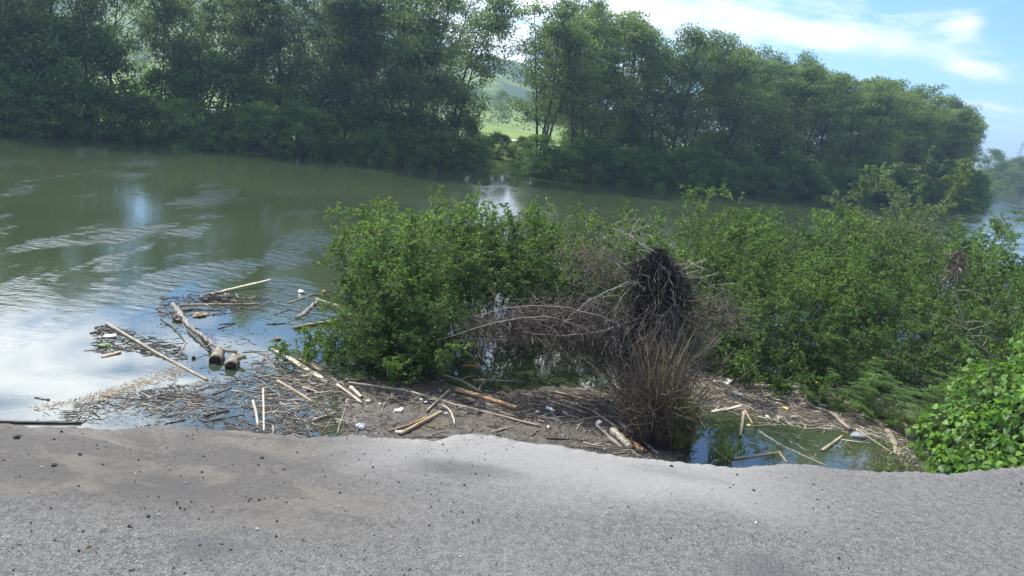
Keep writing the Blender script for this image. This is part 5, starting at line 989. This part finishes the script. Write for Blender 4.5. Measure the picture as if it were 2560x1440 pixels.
def chips(mb, XY, sz, rg, vlo=0, vhi=1, fade=None):
    if fade:
        d_ = inpoly(XY[:, 0], XY[:, 1], [tuple(at(*p)[:2]) for p in fade]); k_ = rg.random(len(XY)) < np.clip(d_/.28, 0, 1)**1.3*(.25+1.5*(vnoise(XY[:, 0], XY[:, 1], 3.5, 77, 3)+.3)); XY = XY[k_]
    n_ = len(XY); C = np.stack([XY[:, 0], XY[:, 1], np.maximum(mud_z(XY[:, 0], XY[:, 1]), WATER)+.004], 1); a = rg.random(n_)*6.283; D = np.stack([np.cos(a), np.sin(a), rg.normal(size=n_)*.15], 1); leaves(mb, C, D, sz*rg.uniform(.4, 1.6, n_), sz*.5*rg.uniform(.3, 1.2, n_), rg, rg.uniform(vlo, vhi, n_), 6, .1)
rg = np.random.default_rng(60)
LEFTF = [(480, 740), (640, 745), (700, 790), (880, 800), (900, 960), (900, 1100), (560, 1095), (330, 1060), (90, 1060), (60, 1030), (240, 985), (470, 940), (430, 900), (330, 880), (240, 890), (230, 830), (400, 770)]
LOWF = [(330, 985), (520, 950), (700, 930), (860, 950), (900, 1100), (560, 1090), (300, 1065), (130, 1050), (200, 1010)]
TANGL = [(240, 810), (330, 830), (460, 870), (470, 900), (420, 900), (330, 880), (240, 885)]
TOPF = [(400, 745), (530, 735), (680, 745), (690, 765), (560, 790), (440, 800), (395, 790)]
b = MB(); strew(b, sample_poly(LOWF, 5200, rg), (.03, .12), (.002, .0045), rg, 0, 1, clumpy=.72); strew(b, sample_poly(LEFTF, 1200, rg), (.03, .16), (.0025, .005), rg, 0, .9, clumpy=.5); strew(b, sample_poly(TANGL, 420, rg), (.04, .2), (.003, .006), rg, 0, .6); strew(b, sample_poly(TOPF, 420, rg), (.04, .22), (.003, .006), rg, 0, .8)
strew(b, sample_poly(LOWF, 520, rg), (.1, .34), (.003, .008), rg, .3, 1, clumpy=.2); strew(b, sample_poly([(640, 880), (760, 900), (900, 960), (900, 1080), (640, 1070)], 420, rg), (.08, .35), (.004, .008), rg, .4, 1)
tag(b.build('floating_twigs', M['twigs']), 'floating twigs and sticks spread over the calm water at left', 'twigs', kind='stuff')
b = MB(); chips(b, sample_poly(LOWF, 2600, rg), .024, rg, 0, .7); chips(b, sample_poly(LEFTF, 1500, rg), .022, rg); chips(b, sample_poly([(640, 900), (800, 930), (880, 1000), (880, 1090), (600, 1080), (560, 1000)], 900, rg), .026, rg, .2, 1)
tag(b.build('floating_leaf_litter', M['flecks']), 'flecks of bark and leaf floating between the twigs', 'litter', kind='stuff')
b = MB()
for poly, n_, sz in (([(60, 1015), (180, 992), (270, 968), (360, 935), (430, 908), (490, 915), (475, 940), (400, 965), (330, 990), (200, 1018), (80, 1030)], 6500, .028), ([(385, 745), (405, 752), (410, 785), (392, 785)], 900, .025), ([(240, 805), (262, 812), (280, 850), (300, 880), (250, 885), (238, 840)], 900, .025), ([(820, 705), (860, 715), (880, 760), (835, 745)], 700, .03), ([(470, 790), (550, 783), (545, 790), (470, 798)], 350, .03)):
    chips(b, sample_poly(poly, int(n_*1.5), rg), sz, rg, 0, 1, poly)
tag(b.build('tan_scum', M['scum']), 'curved band of tan scum along the edge of the debris', 'scum', kind='stuff')
b = MB(); MP = MUD[0][0]; strew(b, sample_poly(MP, 6500, rg), (.04, .24), (.0025, .006), rg, 0, .93, clumpy=.7); chips(b, sample_poly(MP, 6000, rg), .03, rg, 0, .9); chips(b, sample_poly(MP, 160, rg), .05, rg, .9, 1)
strew(b, sample_poly(MP, 1300, rg), (.1, .42), (.004, .009), rg, .45, 1, clumpy=.2)
tag(b.build('mud_litter', M['twigs']), 'sticks and leaf litter matted into the brown mud', 'litter', kind='stuff')
b = MB(); RP = [(1720, 930), (1850, 950), (2080, 975), (2250, 1040), (2330, 1100), (2290, 1170), (2180, 1090), (1900, 1060), (1760, 1020)]; strew(b, sample_poly(RP, 2300, rg), (.04, .26), (.0025, .006), rg, .1, 1, clumpy=.7); chips(b, sample_poly(RP, 2600, rg), .03, rg, .1, 1); strew(b, sample_poly(RP, 520, rg), (.1, .4), (.004, .009), rg, .5, 1); strew(b, sample_poly([(1770, 1060), (1950, 1080), (2180, 1110), (2200, 1170), (1780, 1150)], 130, rg), (.03, .2), (.002, .004), rg, .3, 1)
tag(b.build('reed_litter', M['flecks']), 'pale reed stems and scraps on the right mud patch', 'litter', kind='stuff')

# ------------------------------------------------------------------ stones on the road
def stone(x, y, s_, mk, lab, seed, name='stone'):
    rg = np.random.default_rng(seed); n_ = 9; m_ = 6; th = np.arange(n_)/n_*6.283; ph = np.linspace(.1, np.pi-.1, m_); T_, P2 = np.meshgrid(th, ph, indexing='ij'); rr = s_*(1+rg.normal(size=T_.shape)*.16)
    V_ = np.stack([rr*np.cos(T_)*np.sin(P2), rr*.8*np.sin(T_)*np.sin(P2), rr*.62*np.cos(P2)+s_*.45], -1).reshape(-1, 3); i = np.arange(n_)[:, None]; j = np.arange(m_-1)[None]; i2 = (i+1) % n_; b = MB()
    b.raw(V_, np.stack([i*m_+j, i*m_+j+1, i2*m_+j+1, i2*m_+j], -1).reshape(-1, 4)); b.raw(V_.reshape(n_, m_, 3)[:, 0], [(0, q, q+1) for q in range(1, n_-1)]); o = b.build(name, M[mk], smooth=False)
    o.location = (x, y, float(ztop(np.array([x]), np.array([y]))[0])-.002); o.rotation_euler = (0, 0, rg.random()*6); tag(o, lab, 'stone', 'loose stones on the road')
ST = [(40, 1094, 26, 'largest dark clod at the left end of the road edge'), (135, 1098, 13, 'dark stone right of the largest clod'), (200, 1135, 17, 'flat dark stone below the left road edge'), (60, 1118, 7, 'dark pebble under the largest clod'), (135, 1163, 20, 'dark crumbly patch stone at left'),
      (242, 1112, 11, 'small black stone near the left road edge'), (265, 1117, 9, 'black stone right of its neighbour near the left edge'), (345, 1150, 11, 'grey oval stone left of centre-left'), (370, 1290, 17, 'black stone in the dark patch at lower left'), (330, 1317, 10, 'dark stone below the one in the dark patch'), (395, 1285, 12, 'pale grey stone beside the black one in the dark patch'),
      (220, 1366, 19, 'brown clod at lower left'), (50, 1362, 10, 'black stone at the lower left edge'), (555, 1359, 14, 'black stone alone in the lower left third'), (655, 1144, 16, 'dark flat stone upper left of centre'), (647, 1249, 13, 'dark stone in the tan dirt streak'), (530, 1265, 9, 'dark stone under the tan dirt'), (643, 1322, 19, 'flat pale stone in the lower left third'),
      (746, 1294, 10, 'brown pebble left of centre'), (483, 1087, 8, 'black pebble near the road edge above the tan dirt'), (533, 1070, 8, 'black pebble at the road edge'), (713, 1206, 7, 'first of three dark pebbles in a loose row'), (725, 1205, 7, 'middle of three dark pebbles in a loose row'), (700, 1214, 7, 'lowest of three dark pebbles in a loose row'),
      (676, 1115, 12, 'white chip near the road edge'), (864, 1163, 7, 'black pebble centre left below the edge'), (1070, 1130, 8, 'black pebble centre below the mud'), (1060, 1133, 6, 'small pebble left of the centre one'), (1267, 1125, 8, 'pebble above the grey stain'), (1678, 1166, 14, 'dark stone below the reeds'), (1884, 1227, 13, 'black stone right of centre'),
      (1825, 1220, 9, 'left of two black pebbles right of centre'), (1833, 1213, 8, 'right of two black pebbles right of centre'), (2043, 1249, 12, 'black stone on the right half, middle'), (2070, 1268, 10, 'black pebble below the right-half stone'), (2033, 1211, 11, 'dark chip above the right-half stone'), (1570, 1267, 10, 'black pebble lower centre right'), (2552, 1210, 12, 'black stone at the right edge'), (2548, 1226, 10, 'lower black pebble at the right edge'),
      (2520, 1335, 10, 'black pebble lower right'), (1842, 1187, 10, 'dark pebble near the pool side of the road'), (2056, 1224, 8, 'pebble between two darker ones at right'), (2405, 1214, 9, 'dark pebble below the vine mound'), (2096, 1396, 15, 'flat bluish dark stone at lower right'), (1746, 1316, 8, 'tiny black stone lower centre right'), (2315, 1311, 8, 'pebble in the lower right quarter'), (1890, 1310, 14, 'pale bluish stone in the dark stain')]
for i, (px, py_, w, lab) in enumerate(ST):
    p = at(px, py_, 0); stone(p[0], p[1], width_m(px, py_, w, 0)/2*.66, 'stone_pale' if ('pale' in lab or 'white' in lab) else 'husk' if 'brown' in lab else 'stone_dark', lab, 500+i)
b = MB(); rg = np.random.default_rng(61); n_ = 5200; gx_ = rg.uniform(-4.2, 5, n_); f_ = rg.random(n_)**1.0; gy_ = edgeY(gx_)-.03-f_*2.6
keep = (rg.random(n_) < np.where((gx_ < .1) & (gy_ > 2.5), 1.0, .32)); gx_, gy_ = gx_[keep], gy_[keep]; gz_ = ztop(gx_, gy_); oc = np.array([(1, 0, .4), (.3, .9, .35), (-.8, .6, .4), (-.8, -.6, .3), (.3, -.9, .4), (0, 0, 1.1), (0, 0, -.2)])
F_ = np.array([(0, 1, 5), (1, 2, 5), (2, 3, 5), (3, 4, 5), (4, 0, 5)])
for x, y, z in zip(gx_, gy_, gz_): s_ = .0022+.0042*rg.random()**3.2*(1.4 if x < 0 else 1); a = rg.random()*6.283; q = oc*(1+rg.normal(size=(7, 3))*.2)*s_; ca, sa_ = math.cos(a), math.sin(a); b.raw(np.stack([q[:, 0]*ca-q[:, 1]*sa_+x, q[:, 0]*sa_+q[:, 1]*ca+y, q[:, 2]+z], 1), F_, rg.random()**1.4)
tag(b.build('loose_gravel', M['gravel'], smooth=False), 'fine loose gravel scattered over the asphalt', 'gravel', kind='stuff')
# ------------------------------------------------------------------ haze (after the structure it encloses)
hz = MB(); X0, X1, Y0, Y1, Z0, Z1 = -1300, 1300, -1300, 1300, -5, 62
hz.raw([(X0, Y0, Z0), (X1, Y0, Z0), (X1, Y1, Z0), (X0, Y1, Z0), (X0, Y0, Z1), (X1, Y0, Z1), (X1, Y1, Z1), (X0, Y1, Z1)],
       [(0, 3, 2, 1), (4, 5, 6, 7), (0, 1, 5, 4), (1, 2, 6, 5), (2, 3, 7, 6), (3, 0, 4, 7)])
m = bpy.data.materials.new('haze'); m.use_nodes = True; t = NT(m.node_tree); t.n.clear()
pvn = t.add('ShaderNodeVolumePrincipled', i_Color=(.5, .70, 1, 1), i_Density=.00085, i_Anisotropy=.3); o_ = t.add('ShaderNodeOutputMaterial'); t.l.new(pvn.outputs[0], o_.inputs['Volume'])
tag(hz.build('haze', m, smooth=False), kind='stuff')
